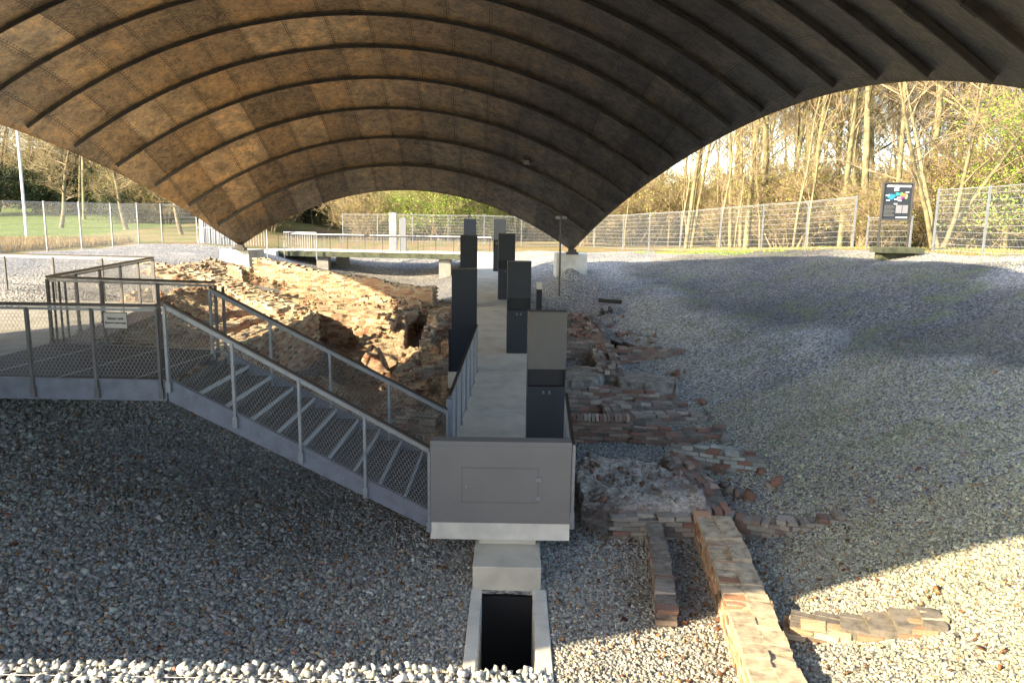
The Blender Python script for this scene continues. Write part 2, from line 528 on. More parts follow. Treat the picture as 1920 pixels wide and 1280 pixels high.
# ------------------------------------------------------------------ ground heights
CTRL = np.array([
 (-4, 3.2, -4.2), (-1.5, 3.0, -4.6), (1, 3.0, -4.5), (3.2, 4.0, -3.7), (5.5, 4.2, -3.0), (8, 3, -1.8), (12, 2, -1.3), (-7, 3.2, -3.4), (-11, 3, -2.0),
 (-1, 5, -4.62), (1, 5.5, -4.6), (-3, 6, -4.55), (1.8, 7, -4.55), (-1, 8, -4.6), (1.2, 9, -4.6), (-3, 9, -4.55), (-5, 7, -4.2), (-5.5, 10, -4.0), (-7.5, 8, -3.4),
 (-8, 11, -3.0), (-10.5, 9, -2.6), (-10, 12, -2.75), (-13, 10, -2.4), (-4.5, 12, -4.4), (-6.5, 13.5, -3.8), (-2.5, 12, -4.6), (1.2, 12, -4.5),
 (3.2, 6.5, -4.35), (4.5, 7.0, -3.98), (3.4, 9, -4.45), (4.7, 9.7, -3.98), (3.6, 11.2, -4.4), (4.6, 12.2, -4.15), (3, 13.6, -4.45), (4.4, 14.5, -4.15), (2, 16, -4.3), (4.6, 17, -3.95),
 (2, 20, -4.0), (4.7, 20, -3.6), (2, 23, -3.75), (4.5, 24, -3.25), (1.6, 26.5, -3.45), (4, 27, -2.85), (1.5, 29, -2.75), (4.5, 30, -2.3), (2.4, 31.5, -2.35), (5, 33, -1.9), (1.5, 34, -2.2),
 (6.5, 6, -3.3), (6.5, 9, -3.3), (6.8, 13, -3.3), (7, 18, -3.05), (7.2, 23, -2.65), (7.5, 28, -2.0), (8, 33, -1.5),
 (9.5, 6, -2.2), (9.5, 11, -2.35), (10, 17, -2.0), (10, 23, -1.75), (10.3, 28, -1.35),
 (12.5, 8, -1.35), (12.7, 14, -1.3), (12.8, 20, -1.05), (12.6, 24.4, -1.16), (13.6, 24.9, -0.98), (12.5, 28, -1.0), (15.5, 10, -1.0), (16, 18, -0.85), (16, 24, -0.85), (14.5, 30, -1.0),
 (11, 32, -1.2), (8.5, 36, -1.5), (7, 39, -1.6), (5, 40, -1.75), (2.5, 38, -1.9),
 (-2, 15, -4.5), (-2, 20, -4.3), (-5, 16, -4.4), (-5, 20, -4.4), (-2, 24, -3.8), (-5, 25, -3.8), (-2.5, 28, -3.5), (-6, 28, -3.3), (-7.6, 15, -3.2), (-7.8, 18, -3.1), (-8.5, 23, -3.0), (-9.5, 27, -2.7),
 (-9.6, 16, -2.45), (-10.5, 20, -2.2), (-12, 23, -2.0), (-12, 27, -2.0), (-13.5, 18, -1.9), (-15, 22, -1.7), (-18, 20, -1.55), (-18.5, 27, -1.6), (-18.5, 33, -1.62), (-14, 31, -1.75), (-11.5, 32, -2.1), (-16, 36, -1.65), (-14, 38, -1.75), (-17, 13, -1.8),
 (-9, 31.5, -3.1), (-5, 32, -3.9), (-1.5, 32, -3.4), (-0.3, 36, -2.7), (-4, 36, -4.0), (-8, 36, -3.9), (-11, 37, -3.2), (-4, 40.5, -3.6), (-9, 41, -3.6), (-4, 44, -2.9), (-9, 45, -2.8), (-1, 41, -2.5), (-12.5, 41.5, -2.6), (-6, 48, -2.1), (-12, 48, -2.1), (0, 47, -2.0),
 (-20, 42, -1.7), (-16, 45, -1.8), (-26, 20, -1.6), (-28, 35, -1.7), (-25, 50, -1.8), (-12, 58, -1.9), (0, 56, -1.8), (12, 45, -1.6), (20, 30, -1.1), (22, 14, -1.0), (25, 45, -1.5), (12, 60, -1.7), (-22, 6, -1.8), (20, 0, -1.2), (-16, 2, -1.8), (4, 0, -1.7), (-2, -2, -1.6), (-8, -1, -1.7),
], float)

def _tps(r2):
    return 0.5 * r2 * np.log(r2 + 1e-9)
_P = CTRL[:, :2]
_K = _tps(((_P[:, None] - _P[None]) ** 2).sum(-1))
_n = len(CTRL)
_A = np.zeros((_n + 3, _n + 3))
_A[:_n, :_n] = _K + np.eye(_n) * 0.02
_A[:_n, _n] = 1
_A[:_n, _n + 1:] = _P
_A[_n:, :_n] = _A[:_n, _n:].T
_w = np.linalg.solve(_A, np.r_[CTRL[:, 2], 0, 0, 0])

def ground_z(x, y, detail=True):
    x = np.atleast_1d(np.asarray(x, float))
    y = np.atleast_1d(np.asarray(y, float))
    sh = x.shape
    xf, yf = x.ravel(), y.ravel()
    xc, yc = np.clip(xf, -28, 25), np.clip(yf, -2, 60)
    out = np.empty(len(xf))
    for i in range(0, len(xf), 20000):
        q = np.stack([xc[i:i + 20000], yc[i:i + 20000]], 1)
        d = ((q[:, None] - _P[None]) ** 2).sum(-1)
        out[i:i + 20000] = _tps(d) @ _w[:_n] + _w[_n] + q @ _w[_n + 1:]
    far = np.hypot(np.maximum(np.abs(xf + 1.5) - 26.5, 0), np.maximum(yf - 58, 0) + np.maximum(-2 - yf, 0))
    k = np.clip(far / 15, 0, 1)
    out = out * (1 - k) + (-1.6) * k
    out = np.clip(out, -4.75, -0.75)
    if detail:
        out += (vnoise(xf * 0.9, yf * 0.9, 3, 3) - 0.5) * 0.12
        out += 0.053 * np.clip(yf - 41, 0, 45) * np.clip((-16 - xf) / 8, 0, 1)
        out += np.clip((yf - 60) / 120, 0, 1) ** 1.5 * 6 * vnoise(xf * 0.03 + 4, yf * 0.03, 9, 3)
    return out.reshape(sh)

def gz(x, y):
    return float(ground_z([x], [y])[0])

def side(x, y, pts):
    """signed distance-like value to a polyline given by y -> x"""
    yy = [p[1] for p in pts]
    xx = [p[0] for p in pts]
    return np.interp(y, yy, xx)
FENCE_R = [(7.05, 39.0), (8.05, 35.0), (9.3, 33.5), (10.5, 31.5), (11.7, 30.0), (12.7, 28.0), (13.6, 26.5), (14.15, 24.6), (14.3, 22.6), (14.6, 19.8), (14.9, 17)]
GRAVEL_POLY = [(-19, -6), (-18.7, 27), (-18.4, 36.6), (-14.5, 37.6), (-13.5, 45.5), (-5, 46.5), (1, 45.5), (3.5, 41), (6.6, 39.2), (7.9, 35.2), (9.1, 33.6), (10.3, 31.6), (11.5, 30.1), (12.5, 28), (14.0, 24.8), (14.3, 22), (19, 12), (22, -6)]

def in_poly(x, y, poly):
    c = np.zeros(x.shape, bool)
    j = len(poly) - 1
    for i in range(len(poly)):
        xi, yi = poly[i]
        xj, yj = poly[j]
        with np.errstate(divide='ignore', invalid='ignore'):
            t = ((yi > y) != (yj > y)) & (x < (xj - xi) * (y - yi) / (yj - yi + 1e-12) + xi)
        c ^= t
        j = i
    return c

BERM = ([8, 10, 15, 20, 26, 30], [9.6, 9.0, 7.9, 6.6, 5.2, 4.6])
def gravel_tone(x, y):
    """stone tone factor: darker above the crease, on the left and in the gully"""
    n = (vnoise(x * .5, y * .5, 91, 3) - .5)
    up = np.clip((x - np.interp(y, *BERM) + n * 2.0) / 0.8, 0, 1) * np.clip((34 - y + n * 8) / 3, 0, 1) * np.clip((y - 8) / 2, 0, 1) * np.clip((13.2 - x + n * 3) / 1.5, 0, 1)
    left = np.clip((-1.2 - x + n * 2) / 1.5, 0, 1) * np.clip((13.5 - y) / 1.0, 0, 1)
    gully_shade = np.clip((x + 12.5) / 2, 0, 1) * np.clip((-1.5 - x) / 1, 0, 1) * np.clip((y - 30) / 2, 0, 1) * np.clip((43.5 - y) / 1.5, 0, 1)  # shade below the footbridge, painted into the stone colour
    return 1 - 0.52 * up - 0.12 * left - 0.5 * gully_shade

def build_ground():
    xs = np.unique(np.r_[-700, -400, -250, np.arange(-160, -40, 12), np.arange(-40, -20, 1.0), np.arange(-20, 20.01, 0.2), np.arange(21, 40, 1.0), np.arange(40, 160, 12), 250, 400, 700, -0.32, 0.30].round(3))
    ys = np.unique(np.r_[-300, -100, -40, -20, -10, np.arange(-6, 0, 1.0), np.arange(0, 46, 0.2), np.arange(46, 80, 1.5), np.arange(80, 200, 10), 300, 500, 900, 5.75, 8.55].round(3))
    xs = xs[~np.isin(xs, [-0.4, 0.4, -0.2 if False else 99])]
    X, Y = np.meshgrid(xs, ys)
    Z = ground_z(X, Y)
    # a shallow berm on the right slope
    Z += 0.13 * np.exp(-((X - np.interp(Y, [10, 15, 20, 26], [9.0, 7.9, 6.6, 5.2])) / 0.8) ** 2) * (Y > 8) * (Y < 28)
    # gravel heap before the right footing
    Z += 0.45 * np.exp(-(((X - 2.35) / 0.45) ** 2 + ((Y - 30.4) / 0.6) ** 2))
    nx, ny = len(xs), len(ys)
    idx = np.arange(nx * ny).reshape(ny, nx)
    f = np.stack([idx[:-1, :-1], idx[:-1, 1:], idx[1:, 1:], idx[1:, :-1]], -1).reshape(-1, 4)
    cx = (X[:-1, :-1] + X[1:, 1:]).ravel() / 2
    cy = (Y[:-1, :-1] + Y[1:, 1:]).ravel() / 2
    keep = ~((cx > -0.32) & (cx < 0.30) & (cy > 5.75) & (cy < 8.55))
    f = f[keep]
    v = np.stack([X.ravel(), Y.ravel(), Z.ravel()], 1)
    o = raw_mesh('ground', v, f, M['ground'], smooth=True)
    g = in_poly(v[:, 0], v[:, 1], GRAVEL_POLY).astype(float)
    moss = np.clip((v[:, 0] - 3) / 3, 0, 1) * np.clip((34 - v[:, 1]) / 6, 0, 1)
    lawn = ((v[:, 0] < -20) | (v[:, 0] > 17)).astype(float) * 0.9
    band = (v[:, 0] < -18.8) & (v[:, 0] > -27)
    lawn[band] = 0.25
    ca = o.data.color_attributes.new('zone', 'FLOAT_COLOR', 'POINT')
    a = np.stack([g, moss, lawn, gravel_tone(v[:, 0], v[:, 1])], 1).astype(np.float32)
    ca.data.foreach_set('color', a.ravel())
    tag(o, kind='structure')
    return o
build_ground()
TRENCH = (-0.47, 0.50, 5.7, 9.4)

# ------------------------------------------------------------------ crushed stone scattered as real stones
def rocks(P, size, tone, name, parent=None, mat='stone', flat=0.7):
    n = len(P)
    cube = np.array([(x, y, z) for z in (-1, 1) for x, y in ((-1, -1), (1, -1), (1, 1), (-1, 1))], float) * 0.5
    v = cube[None] * (1 + RNG.uniform(-0.45, 0.45, (n, 8, 3)))
    v *= RNG.uniform(0.6, 1.25, (n, 1, 3)) * np.array([1, 1, flat])
    v *= size[:, None, None]
    q = RNG.normal(size=(n, 4)) * np.array([1, .55, .55, 1])
    q /= np.linalg.norm(q, axis=1)[:, None]
    w, x, y, z = q.T
    R = np.stack([1 - 2 * (y * y + z * z), 2 * (x * y - z * w), 2 * (x * z + y * w), 2 * (x * y + z * w), 1 - 2 * (x * x + z * z), 2 * (y * z - x * w), 2 * (x * z - y * w), 2 * (y * z + x * w), 1 - 2 * (x * x + y * y)], 1).reshape(n, 3, 3)
    v = np.einsum('nij,nkj->nki', R, v) + P[:, None]
    f = np.array([(0, 3, 2, 1), (4, 5, 6, 7), (0, 1, 5, 4), (1, 2, 6, 5), (2, 3, 7, 6), (3, 0, 4, 7)])
    F = (f[None] + (np.arange(n) * 8)[:, None, None]).reshape(-1, 4)
    T = np.repeat(tone, 8, axis=0)
    return raw_mesh(name, v.reshape(-1, 3), F, M[mat], T, parent)

def stone_tones(n, warm=0.0):
    k = RNG.beta(2.2, 3.0, n)
    base = 0.14 + 0.40 * k
    t = np.stack([base * (1.0 + 0.02 * warm), base * (0.995 - 0.01 * warm), base * (0.90 - 0.04 * warm)], 1)
    t *= 1 + RNG.normal(0, 0.03, (n, 3))
    r = RNG.random(n)
    t[r < 0.012] = np.array([0.30, 0.14, 0.08]) * RNG.uniform(.7, 1.2)
    t[(r > 0.012) & (r < 0.022)] = (0.25, 0.17, 0.09)
    t[(r > 0.985)] = (0.55, 0.53, 0.48)
    return np.clip(t, 0.02, 0.8)

def build_gravel():
    spots = []
    for (x0, x1, y0, y1, dens) in ((-9.5, 0.5, 3.2, 9.5, 1150), (0.5, 9, 3.2, 9.5, 1400), (-12, 0, 9.5, 16, 420), (0, 12, 9.5, 16, 620), (1.0, 14, 16, 26, 130), (-10, -1.2, 9.5, 13, 200)):
        n = int((x1 - x0) * (y1 - y0) * dens)
        spots.append(np.stack([RNG.uniform(x0, x1, n), RNG.uniform(y0, y1, n)], 1))
    P = np.concatenate(spots)
    # keep what the slope in front of the eye point can show
    P = P[np.abs(P[:, 0]) < 0.76 * P[:, 1] + 1.2]
    tr = TRENCH
    P = P[~((P[:, 0] > tr[0]) & (P[:, 0] < tr[1]) & (P[:, 1] > tr[2]) & (P[:, 1] < tr[3]))]
    z = ground_z(P[:, 0], P[:, 1])
    berm = 0.13 * np.exp(-((P[:, 0] - np.interp(P[:, 1], [10, 15, 20, 26], [9.0, 7.9, 6.6, 5.2])) / 0.8) ** 2) * (P[:, 1] > 8) * (P[:, 1] < 28)
    # coarser lumps lie on the left, finer ones on the right
    s = 0.017 + 0.017 * np.clip((1.0 - P[:, 0]) / 6, 0, 1) + 0.010 * RNG.random(len(P))
    s *= RNG.lognormal(0, 0.22, len(P))
    Q = np.stack([P[:, 0], P[:, 1], z + berm + s * 0.22], 1)
    tt = stone_tones(len(Q)) * gravel_tone(Q[:, 0], Q[:, 1])[:, None]
    ol = np.clip((Q[:, 0] - 2.5) / 2, 0, 1)[:, None] * np.clip((np.interp(Q[:, 1], *BERM) + .5 - Q[:, 0]) / 1.0, 0, 1)[:, None]
    tt = tt * (1 + ol * np.array([[0.02, 0.04, -0.16]]))
    o = rocks(Q, s, tt, 'gravel')
    tag(o, 'loose grey crushed stone covering the excavation floor and slopes', 'gravel', kind='stuff')
    # dry leaves and brick crumbs in drifts
    n = 8200
    cx = RNG.choice([-6.3, -4.6, -5.5, -3.2, -1.2, 2.2, 2.0, -7.5, -3, 3.6], n)
    cy = RNG.choice([10.3, 10.6, 9, 7.6, 9.0, 9.6, 7.5, 11.0, 6.3, 8.0], n)
    x = cx + RNG.normal(0, 1.3, n)
    y = cy + RNG.normal(0, 1.0, n)
    ok = (y > 3.2) & ~((x > tr[0]) & (x < tr[1]) & (y > tr[2]) & (y < tr[3])) & (RNG.random(n) < 0.5)
    x, y = x[ok], y[ok]
    z = ground_z(x, y) + 0.035
    s = RNG.uniform(0.02, 0.045, len(x))
    tn = np.array([(0.22, 0.11, 0.05), (0.30, 0.19, 0.10), (0.36, 0.27, 0.17), (0.12, 0.06, 0.035)])[RNG.integers(0, 4, len(x))]
    o = rocks(np.stack([x, y, z], 1), s, tn, 'dry_leaves', flat=0.18)
    tag(o, 'dry brown leaves and crumbs drifted over the gravel', 'leaves', kind='stuff')
build_gravel()

# ------------------------------------------------------------------ the shell roof
class Shell:
    phi, x0, y0, s = 0.049168, -4.362645, 30.907228, 1.738735
    h0, h1, h2, k0, k1, k4 = 1.02806, 0.018343, 7e-06, 0.049375, -6.3e-05, 3.1e-05
    L = 1.738735 * 18
    eL = (6.849132, 0.007155, 1.5e-05)
    eR = (6.825346, 0.007436, 1.4e-05)
    tilt, ta = -0.003083, -0.010643
    VEND = 29.0
SH = Shell
def sh_edge(e, v):
    w = v * (SH.L - v)
    r = e[0] + e[1] * w + e[2] * w * w
    if e is SH.eL:
        r = r + 2.0 * (np.maximum(v - 12.0, 0) / 10) ** 2
    return r
def sh_z(u, v):
    w = v * (SH.L - v)
    return SH.h0 + SH.h1 * w + SH.h2 * w * w - (SH.k0 + SH.k1 * w) * u * u - SH.k4 * u ** 4 + SH.tilt * u + SH.ta * v
def sh_pt(u, v, dz=0.0):
    x = SH.x0 + u * cos(SH.phi) + v * sin(SH.phi)
    y = SH.y0 - v * cos(SH.phi) + u * sin(SH.phi)
    return np.stack([x, y, sh_z(u, v) + dz], -1)

def build_roof():
    root = thing('shell_roof', 'vast vaulted shell roof of riveted rusty brown steel plates spanning the whole excavation', 'roof', (SH.x0, SH.y0, -1.45))
    nu, nv = 150, 220
    vv = np.linspace(0, SH.VEND, nv)
    tt = np.linspace(0, 1, nu)
    T, V = np.meshgrid(tt, vv)
    ext = 0.16 * np.clip(V / 1.5, 0, 1)
    Ue = -sh_edge(SH.eL, V) - ext * 0.5 + T * (sh_edge(SH.eL, V) + sh_edge(SH.eR, V) + 0.6 * ext)
    low = sh_pt(Ue, V)
    top = sh_pt(Ue, V, 0.10)
    # arc length from the crown in plate widths
    uu = np.linspace(-14, 14, 801)
    Umap = np.empty_like(Ue)
    for i, v in enumerate(vv):
        z = sh_z(uu, v)
        arc = np.r_[0, np.cumsum(np.hypot(np.diff(uu), np.diff(z)))]
        arc -= np.interp(0, uu, arc)
        Umap[i] = np.interp(Ue[i], uu, arc)
    n = nu * nv
    idx = np.arange(n).reshape(nv, nu)
    q = np.stack([idx[:-1, :-1], idx[:-1, 1:], idx[1:, 1:], idx[1:, :-1]], -1).reshape(-1, 4)
    f = [q, q[:, ::-1] + n]
    for line in (idx[:, 0], idx[::-1, -1], idx[0, ::-1], idx[-1, :]):
        a, b = line[:-1], line[1:]
        f.append(np.stack([b, a, a + n, b + n], 1))
    F = np.concatenate(f)
    v = np.concatenate([low.reshape(-1, 3), top.reshape(-1, 3)])
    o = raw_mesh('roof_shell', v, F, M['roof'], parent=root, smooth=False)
    uvl = o.data.uv_layers.new(name='UVMap')
    uv = np.stack([Umap / 1.12 + 40, V / SH.s], -1).reshape(-1, 2)
    uv = np.concatenate([uv, uv])
    uvl.data.foreach_set('uv', uv[F.ravel()].astype(np.float32).ravel())
    sm = np.zeros(len(F), bool)
    sm[:2 * len(q)] = True
    o.data.polygons.foreach_set('use_smooth', sm)
    # ribs: flat steel hanging below the plates, stopping short of the free edges
    for k in range(1, 17):
        v = SH.s * k
        a, b = -sh_edge(SH.eL, v) + 0.14, sh_edge(SH.eR, v) - 0.16
        m = MB()
        us = np.linspace(a, b, 44)
        pts = sh_pt(us, np.full_like(us, v), -0.055)
        for i in range(len(us) - 1):
            for dz, w, h in ((0.002, 0.034, 0.085),):
                p0, p1 = pts[i].copy(), pts[i + 1].copy()
                p0[2] += dz
                p1[2] += dz
                m.bar(p0, p1, w, h)
        # splice plates
        for j in range(int((b - a) / 1.12)):
            u = a + 0.6 + j * 1.12
            p, p2 = sh_pt(np.array(u), np.array(v), -0.085), sh_pt(np.array(u + 0.16), np.array(v), -0.085)
            m.bar(p + (0, 0, .03), p2 + (0, 0, .03), 0.06, 0.10)
        m.build('rib', M['rib'], root)
    # tapering steel feet that meet the footings
    for sgn, e in ((-1, SH.eL), (1, SH.eR)):
        u = sgn * sh_edge(e, 0.0)
        p = sh_pt(np.array(float(u)), np.array(0.0))
        m = MB()
        m.box((p[0] - sgn * 0.0, p[1] - 0.12, -1.43), (0.5, 0.34, 0.10))
        m.box((p[0], p[1] - 0.12, -1.33), (0.34, 0.2, 0.14))
        m.build('foot_bearing', M['rib'], root)
build_roof()

def footing(x0, x1, y0, y1, z0, z1, rz, label):
    m = MB()
    cx, cy = (x0 + x1) / 2, (y0 + y1) / 2
    m.box((cx, cy, (z0 + z1) / 2), (x1 - x0, y1 - y0, z1 - z0), rz=rz, taper=0.93)
    o = m.build('concrete_footing', M['concrete_pale'], bevel=0.02)
    tag(o, label, 'footing', 'footings carrying the shell roof')
    return o
footing(-12.1, -10.65, 30.6, 31.8, -2.9, -1.48, -0.25, 'sunlit pale concrete block carrying the left rear foot of the roof')
footing(1.75, 3.1, 31.0, 32.2, -2.9, -1.45, 0.05, 'grey concrete block in shade carrying the right rear foot of the roof')
for sgn, e, lab in ((-1, SH.eL, 'left'), (1, SH.eR, 'right')):
    p = sh_pt(np.array(float(sgn * sh_edge(e, SH.VEND))), np.array(SH.VEND))
    if sgn < 0:
        footing(p[0] - 0.7, p[0] + 0.7, p[1] - 0.6, p[1] + 0.6, -2.5, p[2], 0, 'concrete block under the near left foot of the roof')

# ------------------------------------------------------------------ concrete walkway
def ramp_z(y):
    return -3.98 + 0.0655 * (y - 9.26)
def lx(y):   # left edge of the walkway
    return float(np.interp(y, [9.26, 11.2, 16.6, 41.5], [-1.04, -0.98, -0.79, -0.79 - 0.0525 * 24.9]))
def rx(y):
    return float(np.interp(y, [9.26, 11.5, 41.5], [0.79, 0.90, 0.90 - 0.056 * 30]))

def build_walkway():
    root = thing('concrete_walkway', 'long pale concrete walkway ramp running between the dark pillars to the far bridge', 'walkway', (0, 9.3, -4.2))
    ys = [9.29, 11.3, 13.9, 16.6, 18.9, 21.4, 24.3, 27.5, 31.0, 35.0, 38.0, 41.2]
    for a, b in zip(ys[:-1], ys[1:]):
        m = MB()
        b2 = b - 0.022
        th = 0.23
        pts = []
        for dz in (-th, 0):
            for x, y in ((lx(a), a), (rx(a), a), (rx(b2), b2), (lx(b2), b2)):
                pts.append((x, y, ramp_z(y) + dz))
        m.add(pts, [(0, 3, 2, 1), (4, 5, 6, 7), (0, 1, 5, 4), (1, 2, 6, 5), (2, 3, 7, 6), (3, 0, 4, 7)])
        m.build('slab', M['concrete'], root, bevel=0.006)
    # piers
    for y in (15.0, 22.5, 30.0, 37.0):
        x = (lx(y) + rx(y)) / 2
        m = MB()
        z = ramp_z(y) - 0.23
        m.b2(x - 0.4, x + 0.4, y - 0.2, y + 0.2, gz(x, y) - 0.3, z)
        m.build('pier', M['concrete'], root)
    # pale end face of the slab and the block below
    m = MB()
    m.b2(-1.04, 0.80, 9.255, 9.288, -4.22, -3.985)
    m.build('slab_end', M['concrete_pale'], root, bevel=0.004)
    m = MB()
    m.b2(-0.45, 0.41, 8.64, 9.9, -4.64, -4.30)
    m.b2(-0.40, 0.36, 9.3, 9.8, -4.30, -4.205)
    m.build('bearing_block', M['concrete'], root, bevel=0.012)
    # front parapet of folded steel sheet with an access hatch
    m = MB()
    m.b2(-1.04, 0.80, 9.25, 9.285, -3.985, -2.93)
    m.b2(-1.04, 0.80, 9.25, 9.46, -2.93, -2.87)
    par = m.build('parapet', M['grey_paint'], root, bevel=0.004)
    m = MB()
    hx0, hx1, hz0, hz1 = -0.63, 0.375, -3.70, -3.22
    g = 0.010
    y0 = 9.2465
    m.b2(hx0, hx1, y0, 9.25, hz1 - g, hz1)
    m.b2(hx0, hx0 + g, y0, 9.25, hz0, hz1 - g)
    m.b2(hx1 - g, hx1, y0, 9.25, hz0, hz1 - g)
    m.b2(hx0 + g, hx1 - g, y0, 9.25, hz0, hz0 + 0.006)
    m.build('hatch_gap', M['stele_top'], par)
    for z in (-3.37, -3.63):
        m = MB()
        m.b2(hx1 - 0.04, hx1 + 0.03, 9.225, 9.2455, z - 0.028, z + 0.028)
        m.b2(hx1 + 0.032, hx1 + 0.05, 9.235, 9.2455, z - 0.04, z + 0.04)
        m.build('hinge', M['galv'], par, bevel=0.004)
    m = MB()
    m.b2(hx0 + 0.05, hx0 + 0.07, 9.238, 9.2495, -3.50, -3.46)
    m.build('lock', M['galv'], par)
build_walkway()

def build_culvert():
    root = thing('concrete_culvert', 'open concrete drain trough below the end of the walkway, black inside', 'culvert', (0, 7, -4.6))
    m = MB()
    z1 = -4.585
    m.b2(-0.46, -0.325, 5.7, 8.635, -6.2, z1)
    m.build('left_wall', M['concrete_pale'], root, bevel=0.01)
    m = MB()
    m.b2(0.305, 0.475, 5.7, 8.635, -6.2, z1)
    m.build('right_wall', M['concrete_pale'], root, bevel=0.01)
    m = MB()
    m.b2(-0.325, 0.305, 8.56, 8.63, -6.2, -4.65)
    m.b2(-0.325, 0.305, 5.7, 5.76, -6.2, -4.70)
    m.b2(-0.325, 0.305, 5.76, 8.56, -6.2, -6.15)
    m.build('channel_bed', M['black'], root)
build_culvert()

# ------------------------------------------------------------------ dark pillars beside the walkway
def stele(x, y, h, w, d, label, mat, mat_top, slot=True, knob=False, zoff=0.0):
    z = ramp_z(y) + zoff
    root = thing('information_pillar', label, 'information pillar', (x, y, z), 'dark steel pillars along the walkway')
    rz = 0.053
    c_, s_ = cos(rz), sin(rz)
    def B(m, x0, x1, y0, y1, z0, z1):
        cx, cy = (x0 + x1) / 2, (y0 + y1) / 2
        m.box((x + cx * c_ - cy * s_, y + cx * s_ + cy * c_, z + (z0 + z1) / 2), (x1 - x0, y1 - y0, z1 - z0), rz=rz)
    if slot:
        s0, s1 = h * 0.475, h * 0.60
        m = MB(); B(m, -w / 2, w / 2, 0, d, 0.0, s0); m.build('lower_cabinet', M[mat], root, bevel=0.005)
        m = MB(); B(m, -w / 2, w / 2, 0.0, d, s1, h); m.build('upper_panel', M[mat_top], root, bevel=0.005)
        m = MB(); B(m, -w / 2 + 0.012, w / 2 - 0.012, 0.10, d - 0.01, s0, s1)
        B(m, -w / 2 + 0.01, w / 2 - 0.05, 0.012, 0.10, s0 + 0.001, s0 + 0.006)
        m.build('slot', M['black'], root)
        m = MB(); B(m, w / 2 - 0.014, w / 2, 0.0, d, s0, s1); B(m, -w / 2, -w / 2 + 0.012, 0.06, d, s0, s1)
        m.build('slot_cheek', M[mat], root)
        for k in (-1, 1):
            m = MB()
            B(m, k * 0.05 - 0.022, k * 0.05 + 0.022, -0.004, 0, s0 - 0.115, s0 - 0.105)
            B(m, k * 0.05 - 0.012, k * 0.05 + 0.012, -0.006, 0, s0 - 0.09, s0 - 0.07)
            m.build('push_button', M['galv'], root)
    else:
        m = MB(); B(m, -w / 2, w / 2, 0, d, 0.0, h); m.build('cabinet', M[mat], root, bevel=0.005)
        m = MB(); B(m, -w / 2 - 0.07, -w / 2 - 0.002, 0.02, d, -0.1, h * 0.42); m.build('side_desk', M[mat], root, bevel=0.004)
        m = MB(); B(m, -w / 2 - 0.08, w / 2, 0.015, d, -0.38, -0.004); m.build('plinth', M['concrete'], root, bevel=0.006)
    m = MB(); B(m, -w / 2 - 0.004, w / 2 + 0.004, -0.004, d + 0.004, h, h + 0.018); m.build('cap', M['stele_top'], root)
    if knob:
        m = MB()
        m.tube([(x - 0.05, y + 0.1, z + h + 0.01), (x - 0.1, y + 0.1, z + h + 0.10), (x - 0.03, y + 0.1, z + h + 0.16), (x + 0.03, y + 0.1, z + h + 0.10)], 0.03, 6)
        m.build('lamp_knob', M['black'], root)
stele(0.575, 11.8, 2.31, 0.62, 0.28, 'dark steel pillar with black slot nearest the steel parapet, right of the path', 'stele', 'stele_top')
stele(0.16, 18.4, 2.30, 0.59, 0.28, 'second slotted pillar right of the path, behind the one nearest the parapet', 'stele', 'stele')
stele(-0.23, 26.1, 2.31, 0.59, 0.28, 'third slotted pillar right of the path, before the farthest right one', 'stele', 'stele')
stele(-0.62, 33.4, 2.33, 0.56, 0.28, 'farthest pillar on the right side of the path, tallest against the woods', 'stele', 'stele')
stele(-1.09, 16.6, 2.34, 0.57, 0.30, 'nearest pillar left of the path, plain blue black and standing by the flared rail', 'stele_left', 'stele_left', False)
stele(-1.48, 24.7, 2.36, 0.57, 0.30, 'middle plain dark pillar left of the path', 'stele_left', 'stele_left', False)
stele(-1.93, 33.0, 2.34, 0.56, 0.30, 'farthest plain dark pillar left of the path with a small lamp hook on top', 'stele_left', 'stele_left', False, True)

# ------------------------------------------------------------------ stairs, landing and rails with wire mesh
def hexmesh(m, a, b, h0, h1, cw=0.05, chh=0.043, r=0.0015):
    """woven wire infill in the upright plane over the line a-b, between h0 and h1 above it"""
    a, b = np.array(a, float), np.array(b, float)
    L = math.hypot(b[0] - a[0], b[1] - a[1])
    nc, nr = int(L / cw), int((h1 - h0) / chh)
    V, F = [], []
    dirh = np.array([(b[0] - a[0]) / L, (b[1] - a[1]) / L, 0])
    nrm = np.array([-dirh[1], dirh[0], 0])
    def pt(s, h):
        t = min(max(s / L, 0), 1)
        return a + (b - a) * t + np.array([0, 0, min(max(h, h0), h1)])
    segs = []
    for j in range(nr + 1):
        for i in range(nc + 1):
            s = (i + (0.5 if j % 2 else 0)) * cw
            z = h0 + j * chh
            p1 = (s, z - chh * 0.17)
            p2 = (s, z + chh * 0.17)
            segs.append((p1, p2))
            segs.append((p2, (s + cw / 2, z + chh * 0.83)))
            segs.append((p2, (s - cw / 2, z + chh * 0.83)))
    for (s1, z1), (s2, z2) in segs:
        if z1 > h1 or max(s1, s2) > L or min(s1, s2) < 0:
            continue
        p, q = pt(s1, z1), pt(s2, z2)
        d = q - p
        ln = np.linalg.norm(d)
        if ln < 1e-4:
            continue
        t = np.cross(d / ln, nrm)
        k = len(V)
        V += [p + t * r, p - t * r, q - t * r, q + t * r, p + nrm * r * 1.2, q + nrm * r * 1.2]
        F += [(k, k + 1, k + 2, k + 3), (k + 1, k + 4, k + 5, k + 2), (k + 4, k, k + 3, k + 5)]
    m.add(V, F)

